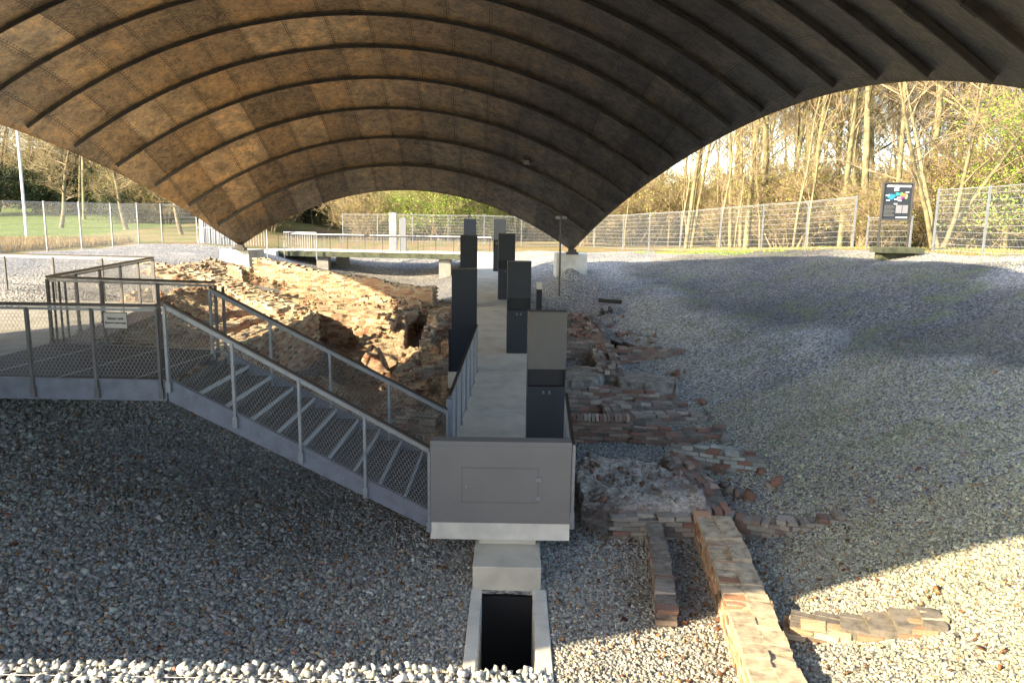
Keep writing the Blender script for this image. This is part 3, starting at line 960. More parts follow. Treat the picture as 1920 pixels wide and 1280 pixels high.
def railing(root, a, b, h, nposts, drop=0.25, first=True, last=True, mesh=True, out=(0, 0), pm='galv'):
    """posts, double handrail and wire infill along the deck edge a-b"""
    a, b = np.array(a, float), np.array(b, float)
    up = np.array([0, 0, h])
    m = MB()
    m.bar(a + up, b + up, 0.05, 0.026)
    m.build('handrail', M['rail_dark'], root)
    m = MB()
    m.bar(a + up - (0, 0, 0.026), b + up - (0, 0, 0.026), 0.034, 0.016)
    m.bar(a + up - (0, 0, 0.062), b + up - (0, 0, 0.062), 0.012, 0.036)
    m.build('top_bar', M['galv'], root)
    d = (b - a)
    dh = np.array([d[0], d[1], 0]) / (math.hypot(d[0], d[1]) + 1e-9)
    for i in range(nposts):
        if (i == 0 and not first) or (i == nposts - 1 and not last):
            continue
        p = a + d * (i / max(nposts - 1, 1))
        q = p + np.array([out[0], out[1], 0]) * 0.03
        m = MB()
        fx, fy = (0.034, 0.05) if abs(dh[0]) > abs(dh[1]) else (0.05, 0.034)
        m.b2(q[0] - fx / 2, q[0] + fx / 2, q[1] - fy / 2, q[1] + fy / 2, q[2] - drop, q[2] + h - 0.05)
        m.b2(q[0] - fx / 2 - .013, q[0] + fx / 2 + .013, q[1] - fy / 2 - 0.004, q[1] + fy / 2 + 0.004, q[2] - drop - .01, q[2] - drop + 0.13)
        m.build('post', M[pm], root)
    if mesh:
        m = MB()
        hexmesh(m, a, b, 0.05, h - 0.09)
        m.build('mesh_infill', M['wire'], root)

DZ = -2.14
def build_stair():
    root = thing('steel_staircase', 'galvanised steel staircase descending right from the landing to the walkway', 'staircase', (-2.7, 10.3, -3.1))
    top, bot = DZ, -3.98
    xt, xb = -4.42, -1.06
    # stringers
    for y in (9.30, 11.25):
        m = MB()
        x0, x1 = xt, xb
        pts = []
        for dy in (-0.006, 0.006):
            pts += [(x0, y + dy, top - 0.26), (x0, y + dy, top + 0.03), (x1, y + dy, bot + 0.14), (x1, y + dy, bot - 0.10)]
        m.add(pts, [(0, 1, 2, 3), (7, 6, 5, 4), (0, 4, 5, 1), (1, 5, 6, 2), (2, 6, 7, 3), (3, 7, 4, 0)])
        m.bar((x0, y, top + 0.035), (x1, y, bot + 0.145), 0.07, 0.010)
        m.bar((x0, y + 0.02, top - 0.26), (x1, y + 0.02, bot - 0.10), 0.05, 0.008)
        st = m.build('stringer', M['beam_paint'], root)
        for i in range(20 if y < 10 else 0):
            t = (i // 2 + 0.5) / 10
            for k in (i % 2,):
                m = MB()
                m.tube([(x0 + (x1 - x0) * t + 0.05 * k, y - 0.006, top - 0.06 + (bot - top + 0.06) * t - 0.05 * k), (x0 + (x1 - x0) * t + 0.05 * k, y - 0.016, top - 0.06 + (bot - top + 0.06) * t - 0.05 * k)], 0.010, 6)
                m.build('bolt', M['galv'], st)
    n = 10
    for i in range(n):
        t = (i + 1) / (n + 1)
        x = xt + (xb - xt) * (i + 0.5) / n
        z = top + (bot - top) * t
        m = MB()
        m.b2(x - 0.165, x + 0.165, 9.32, 11.23, z - 0.035, z)
        tr = m.build('tread', M['tread'], root)
        m = MB()
        m.b2(x - 0.165, x - 0.157, 9.32, 11.23, z + 0.001, z + 0.10)
        m.build('gap_shade_strip', M['rib'], tr)  # added dark strip standing in for the shaded gap between treads
        m = MB()
        m.b2(x + 0.166, x + 0.19, 9.32, 11.23, z - 0.05, z + 0.003)
        m.build('nosing', M['fence_wire'], tr)
    railing(root, (xt + 0.02, 9.27, top), (xb, 9.27, bot), 1.02, 5, 0.13)
    railing(root, (xt - 0.22, 11.28, top), (-0.99, 11.2, bot), 1.02, 5, 0.10)
build_stair()

def build_landing():
    root = thing('steel_landing', 'raised steel landing with brown grating floor and grey fascia at the top of the stairs', 'landing', (-6, 10.5, DZ))
    m = MB()
    def poly(m, P, z0, z1):
        n = len(P)
        v = [(x, y, z0) for x, y in P] + [(x, y, z1) for x, y in P]
        f = [tuple(reversed(range(n))), tuple(range(n, 2 * n))] + [(i, (i + 1) % n, n + (i + 1) % n, n + i) for i in range(n)]
        m.add(v, f)
    poly(m, [(-7.62, 9.32), (-4.44, 9.32), (-4.66, 11.5), (-7.55, 11.98)], DZ - 0.05, DZ)
    m.build('grating_floor', M['grating'], root)
    m = MB()
    for x in (-6.95, -5.9, -4.9):
        m.bar((x, 9.34, DZ + 0.002), (x + 0.35, 11.75 - 0.0 * x, DZ + 0.002), 0.022, 0.008)
    m.build('seam_strip', M['galv'], root)
    m = MB()
    m.b2(-16, -4.44, 9.288, 9.30, DZ - 0.25, DZ + 0.02)
    m.b2(-16, -4.44, 9.26, 9.287, DZ + 0.012, DZ + 0.02)
    m.b2(-16, -4.44, 9.29, 9.35, DZ - 0.262, DZ - 0.25)
    m.bar((-4.66, 11.5, DZ - 0.12), (-7.55, 11.98, DZ - 0.12), 0.012, 0.25)
    m.bar((-7.5, 12.0, DZ - 0.12), (-8.5, 17.6, DZ - 0.12), 0.012, 0.25)
    m.build('fascia', M['beam_paint'], root)
    m = MB()
    poly(m, [(-16, 9.36), (-7.63, 9.36), (-7.56, 12.0), (-8.52, 17.6), (-12.6, 18.0), (-16, 18.3)], DZ - 0.2, DZ - 0.004)
    m.build('concrete_floor', M['pier'], root)
    m = MB()
    for x, y in ((-9.5, 12.0), (-12.5, 12.2), (-9.3, 15.5)):
        m = MB()
        m.b2(x - 0.1, x + 0.1, y - 0.1, y + 0.1, gz(x, y) - 0.4, DZ - 0.2)
        m.build('support_column', M['concrete'], root)
    railing(root, (-15.2, 9.27, DZ), (-4.50, 9.27, DZ), 0.98, 14, 0.22, pm='post')
    railing(root, (-7.57, 12.0, DZ), (-4.64, 11.5, DZ), 1.08, 4, 0.1, pm='post')
    railing(root, (-7.6, 12.05, DZ), (-8.54, 17.6, DZ), 1.08, 6, 0.1, pm='post')
    railing(root, (-8.6, 17.65, DZ), (-16.2, 18.5, DZ), 1.08, 7, 0.1, pm='post')
    m = MB()
    for dx in (0.10, 0.17, 0.24):
        m = MB()
        m.bar((-7.62 + dx * 1.4, 12.0, DZ), (-7.62 + dx * 1.4, 12.0, DZ + 1.0), 0.05, 0.012)
        m.build('corner_post', M['post'], root)
    for dx in (0.08,):
        m = MB()
        m.bar((-4.60 + dx, 11.5, DZ), (-4.60 + dx, 11.5, DZ + 1.0), 0.02, 0.045)
    m.build('corner_post', M['post'], root)
build_landing()

def build_side_rails():
    root = thing('walkway_rail', 'flared mesh railing panel left of the walkway beside the foot of the stairs', 'railing', (-0.9, 13.9, -3.9))
    a, b = (-0.96, 11.25, ramp_z(11.25)), (-0.80, 16.55, ramp_z(16.55))
    railing(root, a, b, 1.1, 7, 0.05, mesh=False)
    m = MB()
    hexmesh(m, a, b, 0.03, 1.03, 0.05, 0.045, 0.004)
    m.build('mesh_infill', M['galv'], root)
    m = MB()
    m.bar(np.array(a) + (0, 0, 0.0), np.array(a) + (0, 0, 1.05), 0.06, 0.10)
    m.build('end_post', M['beam_paint'], root)
    root = thing('walkway_rail', 'short mesh railing at the right of the walkway between parapet and nearest pillar', 'railing', (0.83, 10.2, -3.9))
    a, b = (0.815, 9.30, ramp_z(9.3)), (0.88, 11.5, ramp_z(11.5))
    railing(root, a, b, 1.08, 4, 0.05, mesh=False)
    m = MB()
    hexmesh(m, a, b, 0.03, 1.0, 0.05, 0.045, 0.004)
    m.build('mesh_infill', M['galv'], root)
    m = MB()
    m.b2(0.81, 0.85, 9.25, 9.30, -4.0, -2.90)
    m.b2(0.80, 0.86, 9.245, 9.33, -4.05, -3.82)
    m.build('end_post', M['galv'], root)
build_side_rails()

def text_obj(s, size, loc, rot, mat, name, parent, align='CENTER', bold=0.0):
    cu = bpy.data.curves.new(name, 'FONT')
    cu.body = s
    cu.size = size
    cu.align_x = align
    cu.align_y = 'CENTER'
    cu.extrude = 0.0008
    cu.offset = bold
    tmp = bpy.data.objects.new(name, cu)
    COL.objects.link(tmp)
    dg = bpy.context.evaluated_depsgraph_get()
    me = bpy.data.meshes.new_from_object(tmp.evaluated_get(dg))
    me.materials.clear()
    me.materials.append(mat)
    bpy.data.objects.remove(tmp)
    o = bpy.data.objects.new(name, me)
    COL.objects.link(o)
    o.parent = parent
    o.location = Vector(loc) - Vector(parent_loc(parent))
    o.rotation_euler = rot
    return o

def build_notice():
    root = thing('notice_sign', 'small pale notice plate with two lines of writing hung on the landing rail', 'sign', (-5.02, 9.22, DZ + 0.65))
    x0, x1, z0, z1 = -5.15, -4.85, DZ + 0.68, DZ + 0.89
    m = MB()
    m.b2(x0, x1, 9.222, 9.228, z0, z1)
    m.build('plate', M['sign_plate'], root)
    m = MB()
    for a in ((x0, x1, z0, z0 + 0.008), (x0, x1, z1 - 0.008, z1), (x0, x0 + 0.006, z0 + 0.008, z1 - 0.008), (x1 - 0.006, x1, z0 + 0.008, z1 - 0.008)):
        m.b2(a[0], a[1], 9.217, 9.222, a[2], a[3])
    m.build('frame', M['ink'], root)
    text_obj('Salzen und', 0.048, ((x0 + x1) / 2, 9.2195, z0 + 0.13), (rad(90), 0, 0), M['ink'], 'writing', root, bold=0.001)
    text_obj('Räumen untersagt', 0.036, ((x0 + x1) / 2, 9.2195, z0 + 0.075), (rad(90), 0, 0), M['ink'], 'writing', root, bold=0.001)
build_notice()

# ------------------------------------------------------------------ gabion at the near rim
def build_gabion():
    root = thing('gabion', 'sunlit wire basket filled with pale broken stone along the near rim', 'gabion', (-1.2, 2.0, -2.5))
    n = 30000
    P = np.stack([RNG.uniform(-3.2, 0.16, n), RNG.uniform(1.2, 2.42, n), RNG.uniform(-1.66, -1.58, n)], 1)
    n2 = 4000
    P2 = np.stack([RNG.uniform(-3.2, 0.16, n2), RNG.uniform(2.36, 2.46, n2), RNG.uniform(-4.5, -1.62, n2)], 1)
    P = np.concatenate([P, P2])
    s = RNG.uniform(0.012, 0.026, len(P))
    t = stone_tones(len(P), 1.0) * 1.0 + 0.03
    rocks(P, s, np.clip(t, 0, .75), 'stone_fill', root)
    m = MB()
    m.b2(-3.2, 0.14, 1.2, 2.38, -4.9, -1.64)
    m.build('stone_core', M['concrete'], root)
    m = MB()
    for y in (2.33,):
        m.tube([(-3.2, y, -1.585), (0.17, y, -1.585)], 0.0012, 5)
    m.build('basket_wire', M['wire'], root)
build_gabion()

# ------------------------------------------------------------------ brick ruins
def brick_tone(kind):
    r = random.random()
    if kind == 'red':
        c = (0.25, 0.135, 0.10) if r < .35 else (0.22, 0.15, 0.12) if r < .65 else (0.34, 0.25, 0.20) if r < .93 else (0.12, 0.10, 0.085)
    elif kind == 'tan':
        c = (0.46, 0.28, 0.17) if r < .45 else (0.52, 0.40, 0.26) if r < .8 else (0.33, 0.165, 0.10) if r < .95 else (0.15, 0.11, 0.08)
    elif kind == 'grey':
        c = (0.26, 0.225, 0.19) if r < .45 else (0.20, 0.15, 0.125) if r < .65 else (0.34, 0.30, 0.25) if r < .88 else (0.24, 0.13, 0.10)
    elif kind == 'pale':
        c = (0.33, 0.34, 0.31) if r < .55 else (0.24, 0.12, 0.09) if r < .8 else (0.25, 0.24, 0.22)
    k = random.uniform(0.78, 1.2)
    return tuple(x * k for x in c)

def brick_wall(name, label, cat, path, tops, base, width, tone='red', rough=0.12, seed=0, group=None, lean=0.0, bl=0.25, bh=0.072, jit=0.008, header=False, cap=False, core='mortar'):
    """courses of single bricks along a path; the top follows `tops` and is broken away unevenly"""
    random.seed(seed + 5)
    P = [np.array(p, float) for p in path]
    seg = [np.linalg.norm(P[i + 1] - P[i]) for i in range(len(P) - 1)]
    cum = np.r_[0, np.cumsum(seg)]
    L = cum[-1]
    m = MB()
    def frame(s):
        i = int(np.clip(np.searchsorted(cum, s, side='right') - 1, 0, len(seg) - 1))
        t = (s - cum[i]) / seg[i]
        p = P[i] + (P[i + 1] - P[i]) * t
        d = (P[i + 1] - P[i]) / seg[i]
        return p, d
    if header:
        bl = 0.125
    nw = max(1 if header else 2, int(round(width / (0.25 if header else 0.125))))
    wj = width / nw
    nc_max = int((max(tops) - base) / bh) + 1
    ni = int(L / bl) + 1
    tt = np.linspace(0, L, len(tops))
    def top(s, j):
        z = float(np.interp(s, tt, tops))
        z += (float(vnoise(np.array(s * 1.3 + seed * 7.1), np.array(j * 0.6 + seed), seed, 3)) - 0.55) * 2.0 * rough
        z += (random.random() - 0.5) * rough * 0.5
        return z
    H = {}
    for i in range(ni + 1):
        for j in range(nw):
            H[i, j] = top(min(i * bl, L), j)
    # mortar core
    for i in range(ni):
        s0, s1 = i * bl, min((i + 1) * bl, L)
        if s1 - s0 < 0.03:
            continue
        p0, d0 = frame(s0 + 1e-4)
        p1, d1 = frame(s1 - 1e-4)
        for j in range(nw):
            n0, n1 = np.array([-d0[1], d0[0]]), np.array([-d1[1], d1[0]])
            a, b = -width / 2 + j * wj + (0.02 if j == 0 else 0), -width / 2 + (j + 1) * wj - (0.02 if j == nw - 1 else 0)
            z = H[i, j] + (0.0 if cap else -0.035)
            if z < base:
                continue
            e0 = p0 + d0 * (0.012 if i == 0 else 0)
            e1 = p1 - d1 * (0.012 if s1 >= L - .01 else 0)
            q = [e0 + n0 * a, e1 + n1 * a, e1 + n1 * b, e0 + n0 * b]
            v = [(x[0], x[1], base) for x in q] + [(x[0], x[1], z + random.uniform(-.012, .012)) for x in q]
            m.add(v, [(4, 5, 6, 7), (0, 1, 5, 4), (1, 2, 6, 5), (2, 3, 7, 6), (3, 0, 4, 7)], None, 1)
    for c in range(nc_max + 2):
        zc = base + (c + 0.5) * bh
        off = 0.5 if c % 2 else 0.0
        for i in range(ni + 1):
            s = (i + off) * bl
            if s - bl / 2 > L or s < bl * 0.2:
                s = max(s, bl * 0.25)
            if s > L:
                continue
            p, d = frame(min(s, L - 1e-3))
            n = np.array([-d[1], d[0]])
            ang = math.atan2(d[1], d[0])
            for j in range(nw):
                h = H[min(i, ni), j]
                if zc > h:
                    continue
                edge = j in (0, nw - 1) or s < bl or s > L - bl
                near_top = zc + 1.6 * bh > h
                if not (edge or near_top):
                    continue
                if zc + bh > h and random.random() < (0.6 if cap else 0.15):
                    continue
                if random.random() < 0.02:
                    continue
                o = -width / 2 + (j + 0.5) * wj
                q = p + n * o
                topj = 1.0 if not (zc + bh > h) else 2.2
                lj = jit * topj
                m.box((q[0] + random.uniform(-lj, lj), q[1] + random.uniform(-lj, lj), zc + random.uniform(-.004, .004)),
                      (bl * random.uniform(0.90, 0.965), wj * random.uniform(0.9, 0.96), bh * random.uniform(0.78, 0.87)),
                      rz=ang + random.uniform(-1, 1) * 0.03 * topj, tone=brick_tone(tone), jit=0.006 * topj)
    o = m.build(name, [M['brick'], M[core]])
    return tag(o, label, cat, group)

def rubble_tone(n, kind='tan'):
    base = {'tan': [(0.30, 0.17, 0.10), (0.36, 0.26, 0.17), (0.25, 0.115, 0.07), (0.30, 0.25, 0.18)], 'grey': [(0.20, 0.175, 0.15), (0.16, 0.115, 0.09), (0.27, 0.24, 0.20), (0.20, 0.10, 0.07)]}[kind]
    t = np.array(base)[RNG.integers(0, 4, n)]
    return t * RNG.uniform(.75, 1.25, (n, 1))

# --- the excavated masonry left of the walkway: one eroded mass, with walls standing in it
def smooth_box(X, Y, cx, cy, hx, hy, rot, edge=0.12):
    c_, s_ = cos(rot), sin(rot)
    u = (X - cx) * c_ + (Y - cy) * s_
    v = -(X - cx) * s_ + (Y - cy) * c_
    d = np.maximum(np.abs(u) - hx, np.abs(v) - hy)
    return np.clip(0.5 - d / edge, 0, 1)

def seg_mask(X, Y, a, b, hw, edge=0.12):
    ax, ay = a
    bx, by = b
    L2 = (bx - ax) ** 2 + (by - ay) ** 2
    t = np.clip(((X - ax) * (bx - ax) + (Y - ay) * (by - ay)) / L2, 0, 1)
    d = np.hypot(X - ax - t * (bx - ax), Y - ay - t * (by - ay)) - hw
    return np.clip(0.5 - d / edge, 0, 1), t

def build_rubble_left():
    x0, x1, y0, y1, st = -12.6, -0.95, 13.3, 30.2, 0.05
    X, Y = np.meshgrid(np.arange(x0, x1, st), np.arange(y0, y1, st))
    G = ground_z(X, Y, False)
    wx = (vnoise(X * 1.3, Y * 1.3, 21, 4) - 0.5) * 0.7
    wy = (vnoise(X * 1.3 + 40, Y * 1.3, 22, 4) - 0.5) * 0.7
    XX, YY = X + wx, Y + wy
    big = vnoise(X * 0.7, Y * 0.7, 31, 4)
    fine = vnoise(X * 3.2, Y * 3.2, 33, 5, 2.0, 0.62)
    Z = G + 0.10 + 0.30 * (big - 0.4)
    def put(mask, h):
        nonlocal Z
        Z = np.where(mask > 0, np.maximum(Z, Z * (1 - mask) + h * mask), Z)
    def cut(mask, h):
        nonlocal Z
        Z = Z * (1 - mask) + np.minimum(Z, h) * mask
    # broad middle terrace with rubble top
    put(smooth_box(XX, YY, -6.2, 24.6, 2.6, 1.9, -0.1, 0.3), -3.0 + 0.25 * (big - .5))
    put(smooth_box(XX, YY, -3.2, 24.2, 1.2, 1.7, 0.0, 0.3), -3.15 + 0.25 * (big - .5))
    # slope of lit brickwork falling towards the eye from the terrace
    sl = smooth_box(XX, YY, -3.9, 21.6, 1.25, 1.6, 0.0, 0.3)
    put(sl, -3.2 - 0.30 * np.clip(23.2 - YY, 0, 4) + 0.15 * (big - .5))
    # broad smooth topped wall running from the left bank towards the right and the eye
    pts = [(-12.6, 26.2), (-9.6, 24.9), (-7.7, 22.9), (-6.35, 21.6)]
    hz = [-1.95, -2.3, -2.62, -2.9]
    for (a, b), (h0, h1) in zip(zip(pts[:-1], pts[1:]), zip(hz[:-1], hz[1:])):
        mk, t = seg_mask(XX, YY, a, b, 0.55, 0.16)
        put(mk, h0 + (h1 - h0) * t + 0.05 * (fine - .5))
    # front wall beside the stairs
    mk, t = seg_mask(XX, YY, (-6.5, 15.2), (-6.15, 21.3), 0.55, 0.16)
    put(mk, -2.95 + 0.15 * (big - .5))
    # left bank of collapsed brick below the landing
    bank = smooth_box(XX, YY, -9.0, 20.0, 1.7, 4.6, 0.15, 1.0)
    put(bank, -2.42 - 0.20 * np.clip(XX + 10.2, 0, 4) + 0.2 * (big - .5))
    # deep chamber between front wall and slope
    cut(smooth_box(XX, YY, -5.15, 20.3, 0.75, 2.1, -0.05, 0.2), -4.95)
    cut(smooth_box(XX, YY, -7.6, 20.4, 0.7, 1.7, -0.3, 0.2), -3.9)
    cut(smooth_box(XX, YY, -7.9, 24.4, 0.5, 0.45, 0.3, 0.15), -3.5)
    cut(smooth_box(XX, YY, -9.3, 27.2, 0.8, 0.5, 0.2, 0.2), -3.2)
    # lit heap in front of it
    hp = np.exp(-(((XX + 4.9) / 1.3) ** 2 + ((YY - 17.6) / 1.0) ** 2))
    Z = np.maximum(Z, -4.75 + 0.85 * hp + 0.35 * (fine - .45) * hp)
    hp = np.exp(-(((XX + 3.6) / 0.45) ** 2 + ((YY - 19.6) / 0.5) ** 2))
    Z = np.maximum(Z, -4.6 + 0.95 * hp + 0.6 * (fine - .4) * hp)
    # the right mass along the walkway, stepping down towards the eye
    rm = smooth_box(XX, YY, -1.75, 20.6, 1.15, 6.2, -0.03, 0.35)
    step = np.round((-3.2 - 0.095 * np.clip(26.5 - YY, 0, 14) + 0.5 * (big - .5)) / 0.11) * 0.11
    put(rm, step + 0.14 * (fine - .5))
    # narrow black recess beside the pier
    cut(smooth_box(X, YY, -2.98, 22.9, 0.27, 1.5, 0.1, 0.1), -4.5)
    # hollows
    for (cx, cy, r, d) in ((-1.7, 16.6, .5, .35), (-1.5, 18.9, .35, .3), (-2.3, 14.6, .6, .4), (-8.9, 22.2, .5, .3), (-5.8, 25.6, .4, .3), (-10.2, 18.2, .6, .3)):
        Z -= d * np.exp(-(((XX - cx) ** 2 + (YY - cy) ** 2) / r ** 2))
    q_ = 0.078
    Zq = (np.floor(Z / q_ + vnoise(X * 2.5, Y * 2.5, 77, 3) * 1.5)) * q_
    Z = 0.25 * Z + 0.75 * Zq
    Z += 0.07 * (fine - 0.5) + 0.035 * (vnoise(X * 9, Y * 9, 35, 3) - .5)
    # tuck the outline under the gravel
    low_y = np.clip((15.6 - Y) / 1.4, 0, 1) * np.clip((-2.2 - X) / 0.8, 0, 1)
    Z = Z - low_y * 1.6
    lw = np.clip((-10.0 - X) / 0.8, 0, 1) * np.clip((24.3 - Y) / 1.0, 0, 1)
    Z = Z - lw * 1.2
    ed = np.minimum.reduce([X - x0, x1 - 0.05 - X, Y - y0, (y1 - Y)])
    Z = np.where(ed < 0.45, np.minimum(Z, G - 0.12 + (ed - .1) * 0.6), Z)
    # clear of the walkway slab and its piers
    wl = np.interp(Y, [9, 16.6, 42], [-1.04, -0.79, -2.1])
    Z = np.where(X > wl - 0.35, np.minimum(Z, -3.98 + 0.0655 * (Y - 9.26) - 0.45), Z)
    ny, nx = X.shape
    idx = np.arange(nx * ny).reshape(ny, nx)
    f = np.stack([idx[:-1, :-1], idx[:-1, 1:], idx[1:, 1:], idx[1:, :-1]], -1).reshape(-1, 4)
    v = np.stack([X.ravel(), Y.ravel(), Z.ravel()], 1)
    # stand steep faces a little unevenly
    o = raw_mesh('masonry_rubble', v, f, M['rubble'])
    tag(o, 'eroded mass of broken brick masonry and mortar left of the walkway', 'ruins', kind='stuff')
    # loose bricks and stones lying on it
    n = 1900
    xi = RNG.integers(8, nx - 8, n)
    yi = RNG.integers(8, ny - 8, n)
    sl_ = np.abs(Z[yi, xi] - Z[yi - 1, xi]) + np.abs(Z[yi, xi] - Z[yi, xi - 1])
    dens = vnoise(X[yi, xi] * 0.9 + 9, Y[yi, xi] * 0.9, 41, 3)
    ok = (sl_ < 0.10) & (Z[yi, xi] > G[yi, xi]) & (X[yi, xi] < wl[yi, xi] - 0.5) & (dens > 0.47)
    xi, yi = xi[ok], yi[ok]
    P = np.stack([X[yi, xi], Y[yi, xi], Z[yi, xi] + 0.02], 1)
    s = RNG.lognormal(0, 0.45, len(P)) * 0.075
    o = rocks(P, np.clip(s, .03, .2), rubble_tone(len(P)), 'loose_bricks', mat='brick', flat=0.6)
    tag(o, 'loose bricks and mortar lumps lying on the masonry', 'rubble', kind='stuff')
    return X, Y, Z
build_rubble_left()

def bw(label, path, tops, base, width, tone='red', rough=0.08, seed=0, **k):
    return brick_wall('brick_wall', label, 'brick wall', path, tops, base, width, tone, rough, seed, 'excavated brick walls', **k)
bw('long far brick wall behind the lit ruins, half sunlit and half in shade', [(-10.2, 29.6), (-7.4, 28.9), (-5.0, 28.4), (-2.95, 27.9)], [-1.75, -1.95, -2.15, -2.3, -2.45, -2.6, -2.6], -4.1, 0.55, 'tan', 0.10, 1, cap=True)
bw('brick face rising from the terrace in front of the long far wall', [(-8.6, 27.6), (-5.6, 27.2), (-3.3, 26.9)], [-2.75, -2.9, -3.0], -3.9, 0.4, 'tan', 0.16, 2)
bw('sunlit jagged brick stump on the left bank beside the roof footing', [(-9.85, 25.9), (-9.3, 25.7)], [-1.75, -2.0], -3.0, 0.4, 'tan', 0.25, 3)
bw('small square brick pier with pale mortar band on the left bank', [(-12.0, 27.6), (-11.55, 27.6)], [-1.85, -1.85], -2.6, 0.5, 'tan', 0.03, 4)
bw('low crumbling brick wall end near the corner of the landing rail', [(-13.2, 26.4), (-12.2, 26.2)], [-1.7, -1.95], -2.5, 0.6, 'tan', 0.16, 5)
bw('tall brick wall in shade beside the far stair rail, its top crumbling', [(-6.55, 15.3), (-6.3, 18.0), (-6.0, 21.2)], [-2.95, -2.85, -2.85, -2.75], -4.9, 0.85, 'tan', 0.14, 6, cap=True)
bw('curved shaded brick wall face seen through the far stair rail', [(-8.3, 19.0), (-7.7, 20.6), (-7.2, 21.9), (-6.4, 22.5)], [-3.0, -2.95, -2.9], -4.3, 0.5, 'tan', 0.05, 7, cap=True)
bw('tall dark brick pier beside a black recess in the middle of the left ruins', [(-3.95, 22.2), (-3.35, 24.2)], [-3.0, -2.85], -4.8, 0.55, 'tan', 0.16, 8)
bw('brick courses lining the right side of the black recess', [(-2.55, 21.4), (-2.45, 24.2)], [-3.5, -3.15], -4.8, 0.35, 'grey', 0.12, 9)
bw('broad pale topped wall running from the left bank towards the deep dark chamber', [(-12.3, 26.3), (-9.7, 24.9), (-7.9, 23.0), (-6.6, 21.9)], [-1.9, -2.15, -2.5, -2.75], -4.4, 1.0, 'tan', 0.06, 14, cap=True)
bw('knee high wall crossing the middle terrace in full sun', [(-7.4, 25.7), (-5.6, 25.9), (-4.4, 25.6)], [-2.75, -2.8, -2.95], -4.2, 0.6, 'tan', 0.14, 15, cap=True)
bw('low jagged wall along the front edge of the sunlit terrace', [(-6.1, 23.4), (-4.8, 23.6)], [-2.85, -3.0], -4.2, 0.5, 'tan', 0.16, 16, cap=True)
bw('sunlit sloping brickwork behind the deep dark chamber', [(-4.35, 19.9), (-4.1, 22.6)], [-3.95, -3.2], -5.1, 0.4, 'tan', 0.12, 10)
bw('broken brick wall end close to the walkway at the left ruins front', [(-2.6, 15.2), (-1.5, 15.0)], [-4.15, -4.0], -4.9, 0.5, 'grey', 0.15, 11)
bw('brick wall stub half buried in the right part of the left ruins', [(-2.5, 18.4), (-1.5, 18.6)], [-3.75, -3.6], -4.9, 0.45, 'grey', 0.15, 12)

# --- right of the walkway
def pad(name, label, cat, poly, z, base, mat, seed=0, amp=0.06, step=0.07):
    """mortar covered foundation with an uneven top"""
    xs = [p[0] for p in poly]
    ys = [p[1] for p in poly]
    X, Y = np.meshgrid(np.arange(min(xs), max(xs), step), np.arange(min(ys), max(ys), step))
    ins = in_poly(X + (vnoise(X * 2, Y * 2, seed, 3) - .5) * .25, Y + (vnoise(X * 2 + 9, Y * 2, seed + 1, 3) - .5) * .25, poly)
    er = ins.copy()
    er[1:-1, 1:-1] = ins[1:-1, 1:-1] & ins[2:, 1:-1] & ins[:-2, 1:-1] & ins[1:-1, 2:] & ins[1:-1, :-2]
    er[0] = er[-1] = False
    er[:, 0] = er[:, -1] = False
    Z = z + amp * 2 * (vnoise(X * 1.6, Y * 1.6, seed + 3, 5, 2, .6) - .5) + 0.03 * (vnoise(X * 9, Y * 9, seed + 4, 2) - .5)
    Z = np.where(er, Z, base)
    idx = np.arange(X.size).reshape(X.shape)
    f = np.stack([idx[:-1, :-1], idx[:-1, 1:], idx[1:, 1:], idx[1:, :-1]], -1)
    k = (er[:-1, :-1] | er[:-1, 1:] | er[1:, 1:] | er[1:, :-1])
    o = raw_mesh(name, np.stack([X.ravel(), Y.ravel(), Z.ravel()], 1), f[k].reshape(-1, 4), M[mat])
    return tag(o, label, cat)
M['mortar_top'] = mat_plain('grey_mortar', (0.25, 0.225, 0.185), 0.95, var=0.3, scale=5.0, bmp=0.02)

bw('wide level brick foundation farthest along the right of the walkway', [(1.9, 26.3), (1.95, 21.0)], [-3.3, -3.42], -4.1, 1.5, 'red', 0.06, 20, core='mortar_dark')
bw('brick edge running back from the square pit right of the walkway', [(2.62, 26.4), (2.6, 21.0), (2.45, 17.6)], [-3.32, -3.5, -3.68], -4.3, 0.62, 'grey', 0.10, 21, core='mortar_dark')
bw('cross wall behind the square pit right of the walkway', [(0.95, 20.9), (2.3, 20.8)], [-3.5, -3.5], -4.4, 0.4, 'grey', 0.07, 22, core='mortar_dark')
bw('cross wall in front of the square pit right of the walkway', [(0.75, 18.3), (2.3, 18.2)], [-3.7, -3.7], -4.4, 0.45, 'grey', 0.07, 23, core='mortar_dark')
bw('thin single wall reaching right into the gravel slope', [(2.9, 19.9), (4.7, 20.15)], [-3.45, -3.42, -3.45], -4.0, 0.26, 'red', 0.05, 24, core='mortar_dark')
pad('mortar_slab', 'smooth grey mortar slab right of the second slotted pillar', 'foundation', [(0.85, 16.9), (2.1, 16.8), (2.35, 17.7), (1.9, 18.15), (0.85, 18.1)], -3.72, -4.3, 'mortar_top', 3, 0.04)
pad('mortar_slab', 'wide grey mortar slab tapering right into the gravel slope', 'foundation', [(2.5, 16.9), (3.9, 16.7), (4.1, 17.3), (3.3, 18.4), (2.5, 18.5)], -3.76, -4.3, 'mortar_top', 5, 0.05)
bw('long low double wall crossing beside the nearest slotted pillar', [(1.0, 16.5), (3.9, 16.35)], [-3.85, -3.8, -3.95], -4.5, 0.42, 'grey', 0.09, 25, core='mortar_dark')
bw('stepped low wall in front of the long double wall', [(1.0, 15.95), (2.5, 15.9), (3.6, 16.0)], [-3.93, -3.95, -4.05], -4.5, 0.4, 'grey', 0.10, 26, core='mortar_dark')
